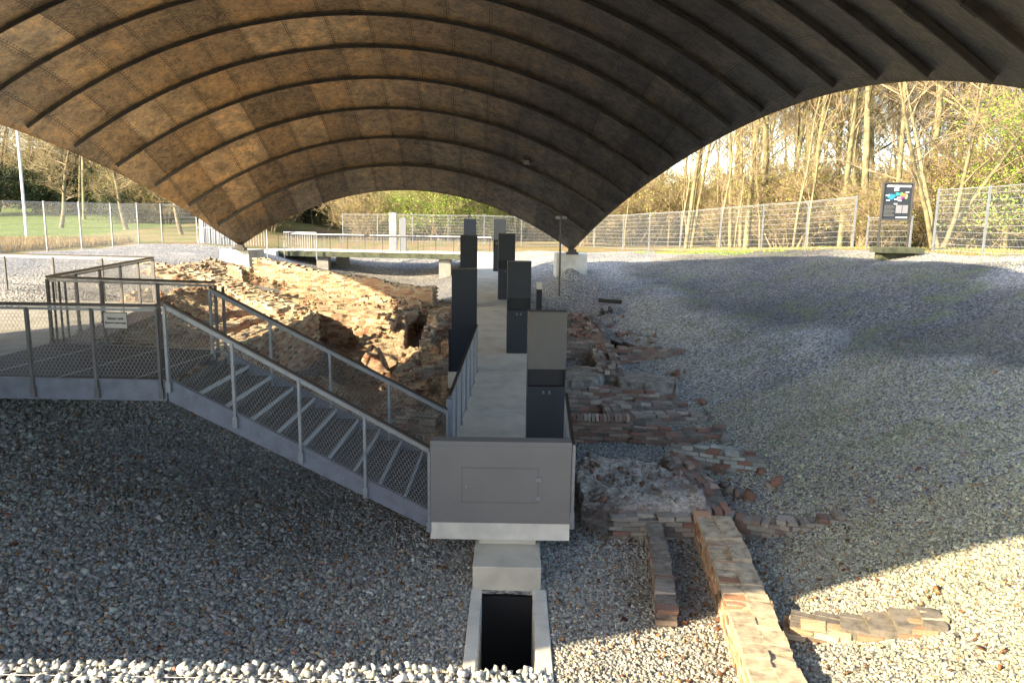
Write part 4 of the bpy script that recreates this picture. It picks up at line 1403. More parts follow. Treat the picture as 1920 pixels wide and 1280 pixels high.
bw('wall with worn red bricks reaching right to the slope foot', [(2.3, 15.15), (4.1, 15.35)], [-4.0, -4.0, -4.05], -4.6, 0.38, 'grey', 0.07, 27, core='mortar_dark')
bw('side wall between two open chambers right of the nearest pillar', [(2.15, 14.7), (2.1, 15.8)], [-3.95, -3.95], -4.6, 0.3, 'grey', 0.06, 28, core='mortar_dark')
bw('rear wall of the small open chamber near the nearest pillar', [(0.95, 15.45), (2.0, 15.5)], [-4.0, -4.0], -4.6, 0.3, 'red', 0.05, 29, core='mortar_dark')
bw('dark red front wall with a soldier course near the short rail', [(1.0, 14.55), (2.4, 14.45)], [-3.97, -3.97], -4.8, 0.38, 'red', 0.04, 30, core='mortar_dark')
bw('low wall of pale and red bricks continuing right of the dark red one', [(2.45, 14.35), (3.4, 14.2), (4.25, 14.25)], [-4.1, -4.12, -4.05], -4.8, 0.36, 'red', 0.08, 31, core='mortar_dark')
bw('short stack of pale grey and red bricks at the slope foot', [(3.0, 12.95), (3.7, 12.6), (4.45, 12.45)], [-4.02, -3.95, -4.05], -4.75, 0.45, 'pale', 0.09, 32, bl=0.24, core='mortar_dark')
bw('brick strip leading down from the pale stack to the long curving wall', [(2.95, 12.7), (3.1, 11.4), (3.0, 10.3)], [-4.12, -4.15, -4.2], -4.9, 0.5, 'red', 0.05, 33, core='mortar_dark')
pad('mortar_platform', 'rough lumpy mortar platform right of the steel parapet', 'foundation', [(1.02, 10.5), (1.5, 10.2), (2.9, 10.25), (3.0, 11.9), (2.2, 12.6), (1.3, 12.5), (1.05, 12.0)], -4.12, -4.9, 'rubble_grey', 11, 0.22, 0.03)
bw('front brick face of the rough mortar platform', [(1.5, 10.18), (2.75, 10.18)], [-4.2, -4.22, -4.2], -5.0, 0.26, 'grey', 0.03, 34, core='mortar_dark')
bw('narrow leaning wall finger lying in the gravel with a brick end', [(2.06, 10.0), (1.98, 9.0), (1.80, 7.75)], [-4.28, -4.3, -4.33], -4.95, 0.26, 'grey', 0.02, 35, header=True, jit=0.004, cap=True, core='mortar_dark')
bw('long brick wall curving from the platform toward the near rim, lit at its near end', [(2.92, 10.1), (2.82, 9.0), (2.66, 7.7), (2.50, 6.3), (2.44, 4.4)], [-4.17, -4.15, -4.15, -4.13, -4.13, -4.13], -5.0, 0.52, 'tan', 0.085, 36, header=True, jit=0.009, cap=True)
bw('low line of mossy bricks vanishing right under the gravel', [(3.15, 10.2), (3.9, 9.85), (4.65, 9.75)], [-4.22, -4.12, -3.92], -4.9, 0.25, 'grey', 0.06, 37, header=True, jit=0.005, core='mortar_dark')
bw('sunlit row of bricks flush with the gravel right of the long curving wall', [(3.05, 7.42), (3.7, 7.15), (4.45, 7.0)], [-4.22, -4.08, -3.90], -4.8, 0.40, 'tan', 0.015, 38, jit=0.004, cap=True, core='mortar_dark')

# soldier course on the dark red wall
def soldier():
    m = MB()
    random.seed(3)
    for i in range(18):
        x = 1.05 + i * 0.076
        m.box((x, 14.40, -3.925), (0.062, 0.24, 0.09), rz=random.uniform(-.04, .04) - 0.07, tone=brick_tone('grey'), jit=0.006)
    tag(m.build('brick_coping', [M['brick']]), 'row of upright header bricks topping the dark red front wall', 'coping')
soldier()

def timbers():
    for i, (a, b, lab) in enumerate((((3.1, 26.6), (3.9, 26.35), 'longest charred beam stub lying flat behind the brick foundation'), ((3.15, 25.9), (3.1, 25.1), 'left one of two short charred beam stubs'), ((3.42, 25.95), (3.38, 25.1), 'right one of two short charred beam stubs'))):
        m = MB()
        z = max(gz(*a), gz(*b)) + 0.08
        m.bar((a[0], a[1], z + .02), (b[0], b[1], z), 0.10, 0.14)
        tag(m.build('timber_beam', M['timber'], bevel=0.02), lab, 'timber', 'charred beam stubs')
    for k, (x, y) in enumerate(((3.0, 21.9), (3.3, 21.5))):
        m = MB()
        m.bar((x, y, gz(x, y) + .08), (x + .22, y - .55, gz(x, y) + .05), 0.13, 0.16)
        tag(m.build('timber_beam', M['timber'], bevel=0.02), ('left' if k == 0 else 'right') + ' small charred block beside the thin single wall', 'timber', 'charred beam stubs')
timbers()

def loose_right():
    n = 420
    x = RNG.uniform(0.9, 4.4, n)
    y = RNG.uniform(9.8, 26, n)
    ok = vnoise(x * 1.2, y * 1.2, 61, 2) > 0.5
    x, y = x[ok], y[ok]
    ok = ~((x < 1.2) & (y < 14))
    x, y = x[ok], y[ok]
    P = np.stack([x, y, ground_z(x, y) + 0.03], 1)
    s = np.clip(RNG.lognormal(0, .35, len(x)) * 0.11, .05, .2)
    x2, y2 = RNG.uniform(1.15, 2.85, 70), RNG.uniform(10.35, 12.3, 70)
    P = np.concatenate([P, np.stack([x2, y2, RNG.uniform(-4.16, -4.06, 70)], 1)])
    s = np.r_[s, RNG.uniform(.03, .09, 70)]
    x = P[:, 0]
    tag(rocks(P, s, rubble_tone(len(x), 'grey'), 'loose_bricks', mat='brick', flat=0.6), 'scattered brick fragments between the right foundation walls', 'rubble', kind='stuff')
loose_right()

# ------------------------------------------------------------------ far bridge
def build_bridge():
    root = thing('footbridge', 'flat concrete footbridge crossing the far end with slim dark and white railings', 'bridge', (-8, 43, -2.05))
    a, b = (-13.3, 42.2), (-1.3, 41.0)
    dz = -2.02
    def P(t, off, z):
        return (a[0] + (b[0] - a[0]) * t - 0.1 * off * 0, a[1] + (b[1] - a[1]) * t + off, z)
    m = MB()
    v = [P(0, 0, dz - .28), P(1, 0, dz - .28), P(1, 2.6, dz - .28), P(0, 2.6, dz - .28), P(0, 0, dz), P(1, 0, dz), P(1, 2.6, dz), P(0, 2.6, dz)]
    m.add(v, [(0, 3, 2, 1), (4, 5, 6, 7), (0, 1, 5, 4), (1, 2, 6, 5), (2, 3, 7, 6), (3, 0, 4, 7)])
    m.build('deck', M['concrete_pale'], root)
    m = MB()
    m.bar(np.array(P(0, -0.06, dz - .17)), np.array(P(1, -0.06, dz - .17)), 0.10, 0.30)
    m.build('edge_beam', M['concrete_dark'], root)
    for t, off in ((0.205, 0.5), (0.27, 2.0), (0.79, 0.5)):
        x, y, _ = P(t, off, 0)
        m = MB()
        m.b2(x - 0.33, x + 0.33, y - 0.3, y + 0.3, gz(x, y) - 0.4, dz - 0.28)
        m.build('pier', M['pier'], root)
    for off, mat, rr in ((-0.02, 'rail_dark', 0.02), (2.55, 'white', 0.022)):
        m = MB()
        m.tube([P(0, off, dz + .86), P(1, off, dz + .86)], 0.028, 6)
        m.build('handrail', M[mat], root)
        n = 13
        for i in range(n):
            m = MB()
            t = i / (n - 1)
            m.tube([P(t, off - .03, dz - .25), P(t, off - .03, dz + .86)], 0.015, 5)
            m.build('rail_post', M['rail_dark'] if off < 1 else M['galv'], root)
        m = MB()
        for i in range(72):
            t = (i + .5) / 72
            m.tube([P(t, off, dz + .05), P(t, off, dz + .84)], 0.0045, 4, cap=False)
        for z in (0.10, 0.30, 0.5, .68):
            m.tube([P(0, off, dz + z), P(1, off, dz + z)], 0.0035, 4, cap=False)
        m.build('rail_bars', M['galv'], root)
    m = MB()
    m.box(P(0.425, -0.03, dz + .92), (0.3, 0.12, 0.12))
    m.build('rail_lamp', M['rib'], root)
    # pale abutment with a short close barred railing at the left end
    m = MB()
    m.b2(-14.6, -13.3, 41.6, 44.6, -3.2, -2.05)
    m.build('abutment', M['concrete_pale'], root)
build_bridge()

def mesh_barrier(x0, y0, x1, y1, z, h, label):
    root = thing('barrier_railing', label, 'railing', (x0, y0, z), 'short barred railings at the bridge head')
    a, b = np.array([x0, y0, z]), np.array([x1, y1, z])
    L = np.linalg.norm(b - a)
    m = MB()
    m.tube([a + (0, 0, .1), a + (0, 0, h), b + (0, 0, h), b + (0, 0, .1)], 0.022, 6)
    m.build('hoop', M['white'], root)
    m = MB()
    for i in range(1, int(L / .13)):
        p = a + (b - a) * i / int(L / .13)
        m.tube([p + (0, 0, .15), p + (0, 0, h)], 0.008, 4, cap=False)
    m.build('bars', M['white'], root)
    for p in (a, b):
        m = MB()
        m.bar(p - (0, 0, .5), p + (0, 0, .2), 0.07, 0.07)
        m.build('foot', M['galv'], root)
mesh_barrier(-12.9, 41.9, -11.0, 41.6, -2.0, 1.0, 'pale barred railing right beside the left rear footing')
mesh_barrier(-15.9, 37.6, -14.2, 37.9, -1.75, 1.0, 'left barred railing before the grey gate, left of the rear footing')
mesh_barrier(-14.1, 38.0, -12.7, 38.4, -1.8, 1.0, 'right barred railing before the grey gate, touching the roof edge in view')

def pylon(x, y, z, w, h, label, panel):
    root = thing('grey_pylon', label, 'pylon', (x, y, z), 'pale grey pylons on the footbridge')
    m = MB()
    m.b2(x - w / 2, x + w / 2, y, y + 0.18, z, z + h)
    m.build('body', M['galv'], root, bevel=0.01)
    if panel:
        m = MB()
        m.b2(x - w / 2 + .03, x + w / 2 - .03, y - 0.012, y - 0.002, z + h * .53, z + h * .72)
        m.build('white_panel', M['white'], root)
pylon(-6.92, 42.8, -2.02, 0.42, 2.2, 'taller grey pylon with a white panel on the footbridge', True)
pylon(-6.48, 43.6, -2.02, 0.38, 1.9, 'lower grey pylon just right behind the taller one', False)

# ------------------------------------------------------------------ pole lamp, bollard, roof sensor
def build_pole():
    x, y = 1.78, 28.2
    z = gz(x, y)
    root = thing('pole_lamp', 'slim dark pole with two small spotlights in front of the right rear footing', 'lamp post', (x, y, z))
    m = MB(); m.tube([(x, y, z - .1), (x - .02, y, 0.0)], 0.035, 8); m.build('pole', M['rib'], root)
    for s in (-1, 1):
        m = MB(); m.box((x + s * .12, y, 0.04), (0.18, 0.16, 0.09), jit=.01); m.build('spotlight', M['galv'], root)
    m = MB(); m.bar((x - .2, y, -0.02), (x + .2, y, -.02), .04, .03); m.build('crossbar', M['galv'], root)
    x, y = 0.86, 24.0
    z = gz(x, y)
    root = thing('bollard', 'short black bollard with a pale top beside the walkway', 'bollard', (x, y, z))
    m = MB(); m.b2(x - .09, x + .09, y - .09, y + .09, z - .2, -2.28); m.build('shaft', M['black'], root)
    m = MB(); m.b2(x - .09, x + .09, y - .09, y + .09, -2.278, -2.05); m.build('cap', M['concrete'], root)
    p = sh_pt(np.array(4.6), np.array(SH.s * 2.2), -0.1)
    m = MB(); m.box(p, (0.22, .2, .14)); m.bar(p + (-.2, 0, .05), p + (.2, 0, -.05), .03, .03)
    tag(m.build('roof_sensor', M['galv']), 'small pale fitting fixed under the dark right part of the roof', 'fitting')
build_pole()

# ------------------------------------------------------------------ map board
def build_board():
    x0, x1, y = 12.12, 13.16, 24.9
    root = thing('map_board', 'black framed information board with a coloured site map on two posts over a concrete base', 'information board', (12.6, y, -0.95))
    m = MB()
    m.b2(x0 - .06, x1 + .30, y - .5, y + .35, -0.96, -0.78)
    m.b2(x0 + .1, x1 + .15, y - .2, y + .3, -1.4, -0.96)
    m.build('base_slab', M['concrete_dark'], root, bevel=.01)
    for x in (x0 + .03, x1 - .03):
        m = MB(); m.b2(x - .03, x + .03, y - .03, y + .03, -.86, 1.34); m.build('post', M['rib'], root)
    z0, z1 = 0.09, 1.34
    m = MB()
    m.b2(x0 + .06, x1 - .06, y - .02, y + .02, z0 + .03, z1 - .03)
    pn = m.build('panel', M['stele'], root)
    m = MB()
    m.b2(x0, x1, y - .05, y - .031, z1 - .05, z1); m.b2(x0, x1, y - .05, y - .031, z0, z0 + .05)
    m.b2(x0, x0 + .055, y - .05, y - .031, z0 + .05, z1 - .05); m.b2(x1 - .055, x1, y - .05, y - .031, z0 + .05, z1 - .05)
    m.build('frame', M['rib'], root)
    W, H = x1 - x0, z1 - z0
    def rect(name, u0, u1, v0, v1, col, d=.0235):
        k = 'board_%02x%02x%02x' % tuple(int(c * 255) for c in col)
        if k not in M:
            M[k] = mat_plain('board_ink', col, .5, var=.03)
        m = MB()
        n = 10
        cx, cz = x0 + W * (u0 + u1) / 2, z1 - H * (v0 + v1) / 2
        hx, hz = W * (u1 - u0) / 2, H * (v1 - v0) / 2
        return m, k, cx, cz, hx, hz, d
    def R(u0, u1, v0, v1, col, d=.0235):
        m, k, cx, cz, hx, hz, d = rect('', u0, u1, v0, v1, col, d)
        m.b2(cx - hx, cx + hx, y - d, y - d + .002, cz - hz, cz + hz)
        m.build('printed_field', M[k], pn)
    def blob(u0, u1, v0, v1, col, seed, d=.0245):
        m, k, cx, cz, hx, hz, d = rect('', u0, u1, v0, v1, col, d)
        random.seed(seed)
        pts = []
        for i in range(11):
            a = 2 * pi * i / 11
            r = random.uniform(.65, 1.1)
            pts.append((cx + hx * r * cos(a), y - d, cz + hz * r * sin(a)))
        m.add(pts, [tuple(range(11))])
        m.build('map_area', M[k], pn)
    R(.15, .90, .075, .125, (.55, .55, .55))
    R(.13, .38, .09, .12, (.6, .6, .6), .0255)
    blob(.35, .55, .10, .26, (.30, .30, .33), 1)
    blob(.17, .42, .28, .46, (.02, .20, .48), 2)
    blob(.40, .58, .26, .36, (.03, .30, .32), 3)
    blob(.55, .68, .24, .36, (.10, .33, .12), 4, .0255)
    blob(.62, .76, .28, .38, (.55, .18, .05), 5, .0265)
    blob(.52, .68, .34, .46, (.36, .05, .20), 6, .0275)
    blob(.70, .84, .27, .46, (.28, .24, .18), 7, .0235)
    for u, v in ((.12, .33), (.15, .455), (.40, .43), (.52, .46), (.40, .545), (.74, .24), (.48, .385)):
        R(u, u + .11, v, v + .03, (.62, .62, .62), .029)
    R(.48, .67, .59, .80, (.20, .20, .215))
    R(.69, .86, .59, .80, (.20, .20, .215))
    R(.50, .87, .895, .93, (.58, .58, .55))
    for k in range(9):
        R(.10, .44 if k % 3 else .38, .60 + k * .034, .607 + k * .034, (.20, .20, .18))
build_board()

# ------------------------------------------------------------------ fences
def fence(name, label, posts, h, bars=True, step=0.05, hstep=0.2):
    p0 = posts[0]
    root = thing(name, label, 'fence', (p0[0], p0[1], gz(*p0[:2])))
    P = []
    for p in posts:
        z = p[2] if len(p) > 2 else gz(p[0], p[1])
        P.append(np.array([p[0], p[1], z]))
    for p in P:
        m = MB()
        m.bar(p - (0, 0, .3), p + (0, 0, h + .05), 0.06, 0.05)
        m.build('post', M['galv'], root)
    for a, b in zip(P[:-1], P[1:]):
        L = np.linalg.norm(b - a)
        m = MB()
        for k in range(int(h / hstep) + 1):
            z = 0.08 + k * hstep
            if z > h:
                break
            m.tube([a + (0, 0, z), b + (0, 0, z)], 0.0045, 4, cap=False)
        m.tube([a + (0, 0, h), b + (0, 0, h)], 0.008, 4, cap=False)
        n = int(L / step)
        for i in range(n):
            t = (i + .5) / n
            p = a + (b - a) * t
            m.tube([p + (0, 0, .05), p + (0, 0, h + .02)], 0.0022, 3, cap=False)
        m.build('mesh_panel', M['fence_wire'], root)
fence('wire_fence', 'tall galvanised wire mesh fence climbing along the right rim before the woods',
      [(-12, 52.5), (-9.5, 52.2), (-7, 51.8), (-4.5, 51.2), (-2, 50.4), (0.5, 49.0), (3.0, 46.8), (4.8, 44.5), (6.1, 41.7), (7.07, 39.0), (8.08, 36.2), (9.34, 33.8), (10.53, 31.7), (11.74, 30.0), (12.72, 28.0)], 1.93)
fence('wire_fence', 'lower wire fence panel behind the map board between taller fence panels',
      [(12.95, 27.4), (13.9, 26.2)], 1.15)
fence('wire_fence', 'tallest wire fence section at the right frame edge beside the green shrub',
      [(14.16, 25.2), (14.35, 22.8), (14.6, 20.4), (14.9, 18.0)], 2.05)
fence('wire_fence', 'pale wire mesh fence on the left rim before the park lawn',
      [(-19.2, 21.0), (-19.1, 24.5), (-19.0, 27.5), (-18.55, 29.6), (-18.5, 31.9), (-18.4, 34.2), (-18.4, 36.6), (-17.9, 38.0), (-16.2, 38.2)], 1.93)

def build_gate():
    root = thing('site_gate', 'white gate post with grey sheet gate left of the rear roof footing', 'gate', (-16.0, 38.2, -1.7))
    m = MB(); m.b2(-16.05, -15.87, 38.15, 38.33, -1.9, 0.1); m.build('post', M['white'], root)
    m = MB(); m.b2(-15.84, -14.1, 38.2, 38.26, -1.6, 0.0); m.build('leaf', M['beam_paint'], root)
    m = MB()
    for i in range(8):
        x = -15.8 + i * .24
        m.b2(x, x + .03, 38.17, 38.195, -1.6, 0.0)
    m.build('ribbing', M['galv'], root)
build_gate()

def street_lamp():
    x, y = -25.2, 38.6
    z = gz(x, y)
    root = thing('street_lamp', 'tall pale street lamp standing on the lawn behind the left fence', 'street lamp', (x, y, z))
    m = MB(); m.tube([(x, y, z - .1), (x, y, 2.0), (x, y, 4.05)], [0.075, .065, 0.055], 8); m.build('pole', M['white'], root)
    m = MB(); m.box((x + .1, y, 4.1), (0.6, .3, .12), jit=.02); m.build('lamp_head', M['white'], root)
street_lamp()

# ------------------------------------------------------------------ trees
def seg_mesh(S, sides):
    """S: array (n, 8) of x0 y0 z0 x1 y1 z1 r0 r1 -> verts, quads"""
    a, b = S[:, 0:3], S[:, 3:6]
    d = b - a
    d /= np.linalg.norm(d, axis=1)[:, None] + 1e-9
    ref = np.where(np.abs(d[:, 2:3]) > 0.9, np.array([[1.0, 0, 0]]), np.array([[0, 0, 1.0]]))
    s = np.cross(d, ref)
    s /= np.linalg.norm(s, axis=1)[:, None] + 1e-9
    u = np.cross(s, d)
    V = []
    for end, r in ((a, S[:, 6]), (b, S[:, 7])):
        for k in range(sides):
            an = 2 * pi * k / sides
            V.append(end + r[:, None] * (cos(an) * s + sin(an) * u))
    V = np.stack(V, 1)
    f = np.array([(k, (k + 1) % sides, sides + (k + 1) % sides, sides + k) for k in range(sides)])
    F = (f[None] + (np.arange(len(S)) * 2 * sides)[:, None, None]).reshape(-1, 4)
    return V.reshape(-1, 3), F

def grow(rng, p, d, length, r, level, maxlev, out, tips, up=0.25, wob=0.16, nchild=(4, 6), start=0.35, spread=0.75, shrink=0.55):
    nseg = 5 if level == 0 else 4 if level == 1 else 3
    sl = length / nseg
    pts = [p.copy()]
    rr = [r]
    dirs = []
    for i in range(nseg):
        d = d + rng.normal(0, wob * (0.35 if level == 0 else 1.0), 3) + np.array([0, 0, up * (0.35 if level else 0.1)])
        d /= np.linalg.norm(d)
        q = pts[-1] + d * sl
        r2 = r * (1 - (i + 1) / nseg * (0.72 if level == 0 else .8))
        out[min(level, 2)].append((*pts[-1], *q, rr[-1], max(r2, 0.003)))
        pts.append(q)
        rr.append(max(r2, 0.003))
        dirs.append(d)
    if level >= maxlev:
        tips.append((pts[-1], dirs[-1]))
        tips.append((pts[-2], dirs[-1]))
        return
    n = rng.integers(*nchild)
    if level == 0:
        n = int(n * 2.1)
    for i in range(n):
        t = start + (1 - start) * (i + rng.random()) / n if level == 0 else 0.2 + 0.8 * rng.random()
        k = min(int(t * nseg), nseg - 1)
        ft = t * nseg - k
        q = pts[k] + (pts[k + 1] - pts[k]) * ft
        az = rng.uniform(0, 2 * pi)
        side = np.array([cos(az), sin(az), 0.15])
        nd = dirs[k] * (1 - spread) + side * spread
        nd += np.array([0, 0, up])
        nd /= np.linalg.norm(nd)
        ll = length * shrink * (1.15 - 0.55 * t if level == 0 else 1.0) * rng.uniform(.7, 1.2)
        grow(rng, q, nd, ll, rr[k] * (0.5 if level == 0 else .6), level + 1, maxlev, out, tips, up, wob, nchild, 0.2, spread, shrink)

def make_tree(name, seed, h, r, label, cat='tree', up=0.25, nchild=(4, 6), start=.35, maxlev=3, stems=1, bark='bark', twig='twig', leaf=None, nleaf=0, ntw=5, lean=0.1, spread=.75, shrink=.55, twl=0.5, ls=0.034, group=None):
    rng = np.random.default_rng(seed)
    out = {0: [], 1: [], 2: []}
    tips = []
    for s in range(stems):
        d = np.array([rng.normal(0, lean), rng.normal(0, lean), 1.0])
        if stems > 1:
            a = 2 * pi * s / stems + rng.random()
            d = np.array([cos(a) * lean * 2, sin(a) * lean * 2, 1.0])
        d /= np.linalg.norm(d)
        grow(rng, np.array([rng.normal(0, .04) * stems, rng.normal(0, .04) * stems, -0.2]), d, h * rng.uniform(.85, 1.1), r, 0, maxlev, out, tips, up, .16, nchild, start, spread, shrink)
    root = thing(name, label, cat, (0, 0, 0), group)
    V, F = seg_mesh(np.array(out[0]), 8)
    raw_mesh('trunk', V, F, M[bark], parent=root, smooth=True)
    limb = np.array(out[1] + out[2])
    tw = []
    T = np.array([np.r_[a, b] for a, b in tips])
    for k in range(ntw):
        dd = T[:, 3:] + rng.normal(0, .55, (len(T), 3)) + np.array([0, 0, .12])
        dd /= np.linalg.norm(dd, axis=1)[:, None]
        l = rng.uniform(.4, 1.1, len(T))[:, None] * twl
        mid = T[:, :3] + dd * l * .5
        d2 = dd + rng.normal(0, .3, dd.shape)
        end = mid + d2 * l * .5
        tw.append(np.c_[T[:, :3], mid, np.full(len(T), .006), np.full(len(T), .005)])
        tw.append(np.c_[mid, end, np.full(len(T), .005), np.full(len(T), .003)])
    S = np.concatenate([limb] + tw)
    V, F = seg_mesh(S, 3)
    raw_mesh('crown', V, F, M[twig], parent=root)
    if nleaf:
        ii = rng.integers(0, len(T), nleaf)
        c = T[ii, :3] + rng.normal(0, twl * .45, (nleaf, 3))
        a = rng.normal(size=(nleaf, 3))
        a /= np.linalg.norm(a, axis=1)[:, None]
        b = np.cross(a, rng.normal(size=(nleaf, 3)))
        b /= np.linalg.norm(b, axis=1)[:, None]
        s = rng.uniform(.6, 1.2, nleaf)[:, None] * ls
        V = np.stack([c - a * s, c - b * s * .6, c + a * s, c + b * s * .6], 1).reshape(-1, 3)
        F = np.arange(nleaf * 4).reshape(-1, 4)
        col = np.array(leaf)[rng.integers(0, len(leaf), nleaf)] * rng.uniform(.7, 1.3, (nleaf, 1))
        raw_mesh('leaves', V, F, M['leaf'], np.repeat(col, 4, axis=0), root)
    return root

YG = [(0.34, 0.36, 0.05), (0.24, 0.30, 0.04), (0.40, 0.38, 0.09)]
BG = [(0.20, 0.33, 0.03), (0.14, 0.27, 0.025), (0.27, 0.36, 0.05)]
BR = [(0.38, 0.22, 0.10), (0.34, 0.26, 0.09), (0.26, 0.26, 0.07)]
DG = [(0.035, 0.055, 0.02), (0.05, 0.075, 0.03), (0.02, 0.035, 0.018)]
PROTO = {
 'tall': make_tree('forest_tree', 1, 17, .14, 'tmp', nchild=(4, 6), start=.30, bark='bark_pale', leaf=BR, nleaf=3500, ntw=15, up=.28, twl=.65),
 'tall2': make_tree('forest_tree', 2, 15, .10, 'tmp', nchild=(4, 6), start=.22, bark='bark_pale', leaf=YG, nleaf=3500, ntw=14, up=.22, lean=.12, twl=.65),
 'fork': make_tree('forked_tree', 3, 11, .14, 'tmp', nchild=(4, 6), start=.30, stems=4, maxlev=2, bark='bark_pale', leaf=BR, nleaf=1000, ntw=10, up=.15, lean=.2),
 'thin': make_tree('young_tree', 4, 9, .06, 'tmp', nchild=(4, 6), start=.12, bark='bark_pale', maxlev=2, leaf=YG, nleaf=1100, ntw=9, up=.3, spread=.6, twl=.7),
 'park': make_tree('park_tree', 5, 11, .22, 'tmp', nchild=(5, 7), start=.25, bark='bark', leaf=YG, nleaf=2200, ntw=5, up=.12, spread=.85),
 'shrub': make_tree('shrub', 6, 3.2, .03, 'tmp', 'shrub', nchild=(4, 6), start=.1, stems=9, maxlev=2, bark='twig', twig='twig', leaf=YG + YG + BR, nleaf=5000, ntw=9, up=.1, lean=.28, twl=.45),
 'green': make_tree('green_shrub', 7, 4.2, .035, 'tmp', 'shrub', nchild=(4, 6), start=.08, stems=9, maxlev=2, bark='twig', twig='twig', leaf=BG, nleaf=15000, ntw=5, up=.1, lean=.25, twl=.6, ls=.038),
 'ever': make_tree('evergreen_bush', 8, 4.5, .05, 'tmp', 'bush', nchild=(4, 6), start=.05, stems=7, maxlev=2, bark='bark', twig='twig_dark', leaf=DG, nleaf=12000, ntw=3, up=.05, lean=.3, twl=.7, ls=.09),
}
USED = set()
def plant(kind, x, y, sc, label, group=None, rz=None, hz=1.0):
    z = gz(x, y)
    if rz is None:
        rz = random.uniform(0, 6.28)
    src = PROTO[kind]
    if kind in USED:
        o = copy_tree(src, (x, y, z), label, rz, (sc, sc, sc * hz))
    else:
        USED.add(kind)
        o = src
        o.location = (x, y, z)
        o.rotation_euler = (0, 0, rz)
        o.scale = (sc, sc, sc * hz)
        o['label'] = label
    if group:
        o['group'] = group
    elif 'group' in o:
        del o['group']
    return o

random.seed(21)
# the trunks that stand out behind the right fence
plant('fork', 16.2, 28.5, .72, 'low forked tree with a short thick trunk behind the fence right of the map board', None, 1.0)
plant('tall', 15.6, 33.5, 1.25, 'thick straight trunk right behind the map board')
plant('tall', 14.9, 38.0, 1.1, 'pale straight trunk just left of the map board')
plant('tall', 12.1, 38.6, 1.25, 'left trunk of the close group of pale trunks behind the right fence')
plant('tall', 13.2, 39.2, 1.35, 'middle trunk of the close group of pale trunks behind the right fence')
plant('tall2', 14.0, 39.0, 1.3, 'right leaning trunk of the close group of pale trunks')
plant('tall2', 15.2, 40.5, 1.2, 'thin bent trunk with dark bark patch right of the pale trunk group')
plant('tall', 20.0, 33.5, 1.15, 'slim straight trunk between the forked tree and the frame edge')
plant('thin', 9.2, 41.0, 1.0, 'thin young tree behind the middle of the right fence')
plant('thin', 10.3, 37.2, 1.05, 'thin young pair stem close behind the right fence')
plant('tall', -8.2, 62, 1.2, 'dark straight trunk seen under the arch at the left of the bridge')
plant('tall', -10.6, 58, 1.25, 'leftmost thick trunk seen under the arch beside the roof edge')
plant('green', -5.8, 56.5, 1.25, 'bright green spring shrub behind the grey pylons under the arch')
plant('green', -2.6, 58, .95, 'smaller bright green shrub right of the pylons under the arch')
plant('green', -8.3, 57, .85, 'low bright green shrub left of the pylons under the arch')
plant('green', 5.0, 55.5, .95, 'bright green shrub seen near the right shoulder of the arch')
plant('green', 20.2, 27.5, 1.25, 'bright yellow green shrub at the right edge behind the tallest fence', None)
plant('green', 22.5, 29.5, 1.35, 'tall bright green shrub touching the right frame edge')
# woods behind
G1 = 'bare spring trees of the wood behind the fences'
G2 = 'thin young trees of the wood edge'
G3 = 'leafless bushes under the wood'
def clear_of(x, y):
    # keeps trees off the lawn, the path and the excavation
    if y < 41 and x < 10.5: return False
    if x > 10 and y < 30 + max(0, 13 - x) * 2: return False
    if x < -12 and y < 60: return False
    if x < 4 and y < 56: return False
    if x < 9 and y < 46: return False
    return True
def SIDE(x, y):
    return 'seen under the far arch' if x / y < 0.09 else 'right of the roof'
def wood_label(kind, ring, x, y):
    where = SIDE(x, y)
    if kind == 'thin':
        return 'thin young bare tree at the edge of the wood, ' + where
    return ('bare tree in the front row of the wood, ', 'bare tree in the middle depth of the wood, ', 'faint bare tree deep in the wood, ')[ring] + where
cnt = 0
rg = random.Random(5)
pl = []
def far_enough(x, y, d):
    return all((x - a) ** 2 + (y - b) ** 2 > d * d for a, b in pl)
for ring, (n, ymin, ymax, dmin) in enumerate(((60, 41, 60, 2.2), (75, 56, 85, 2.8), (115, 84, 125, 3.0))):
    t = 0
    k = 0
    while k < n and t < 4000:
        t += 1
        y = rg.uniform(ymin if ring else 30, ymax)
        x = rg.uniform(-0.62 * y + (0 if ring else 10), 0.82 * y + 3)
        if not clear_of(x, y) or not far_enough(x, y, dmin):
            continue
        pl.append((x, y))
        kind = rg.choice(['tall', 'tall2', 'tall2', 'tall', 'thin'] if ring == 0 else ['tall', 'tall2', 'tall2'])
        random.seed(k + ring * 1000)
        plant(kind, x, y, rg.uniform(.8, 1.25) * (1 + .12 * ring), wood_label(kind, ring, x, y), (G1 if kind != 'thin' else G2) + ', ' + SIDE(x, y))
        k += 1
for k in range(150):
    for t in range(60):
        y = rg.uniform(31, 75)
        x = rg.uniform(-0.5 * y, 0.85 * y + 3)
        if clear_of(x, y) and (x > 12 or y > 44):
            break
    random.seed(k + 77)
    plant('shrub', x, y, rg.uniform(.8, 1.5), 'tangled leafless undergrowth bush behind the fence, ' + SIDE(x, y), G3 + ', ' + SIDE(x, y))
for k in range(34):
    for t in range(60):
        y = rg.uniform(34, 60)
        x = rg.uniform(6, 0.85 * y)
        if clear_of(x, y):
            break
    random.seed(k + 99)
    plant('thin', x, y, rg.uniform(.6, 1.0), wood_label('thin', 0, x, y), G2 + ', ' + SIDE(x, y))

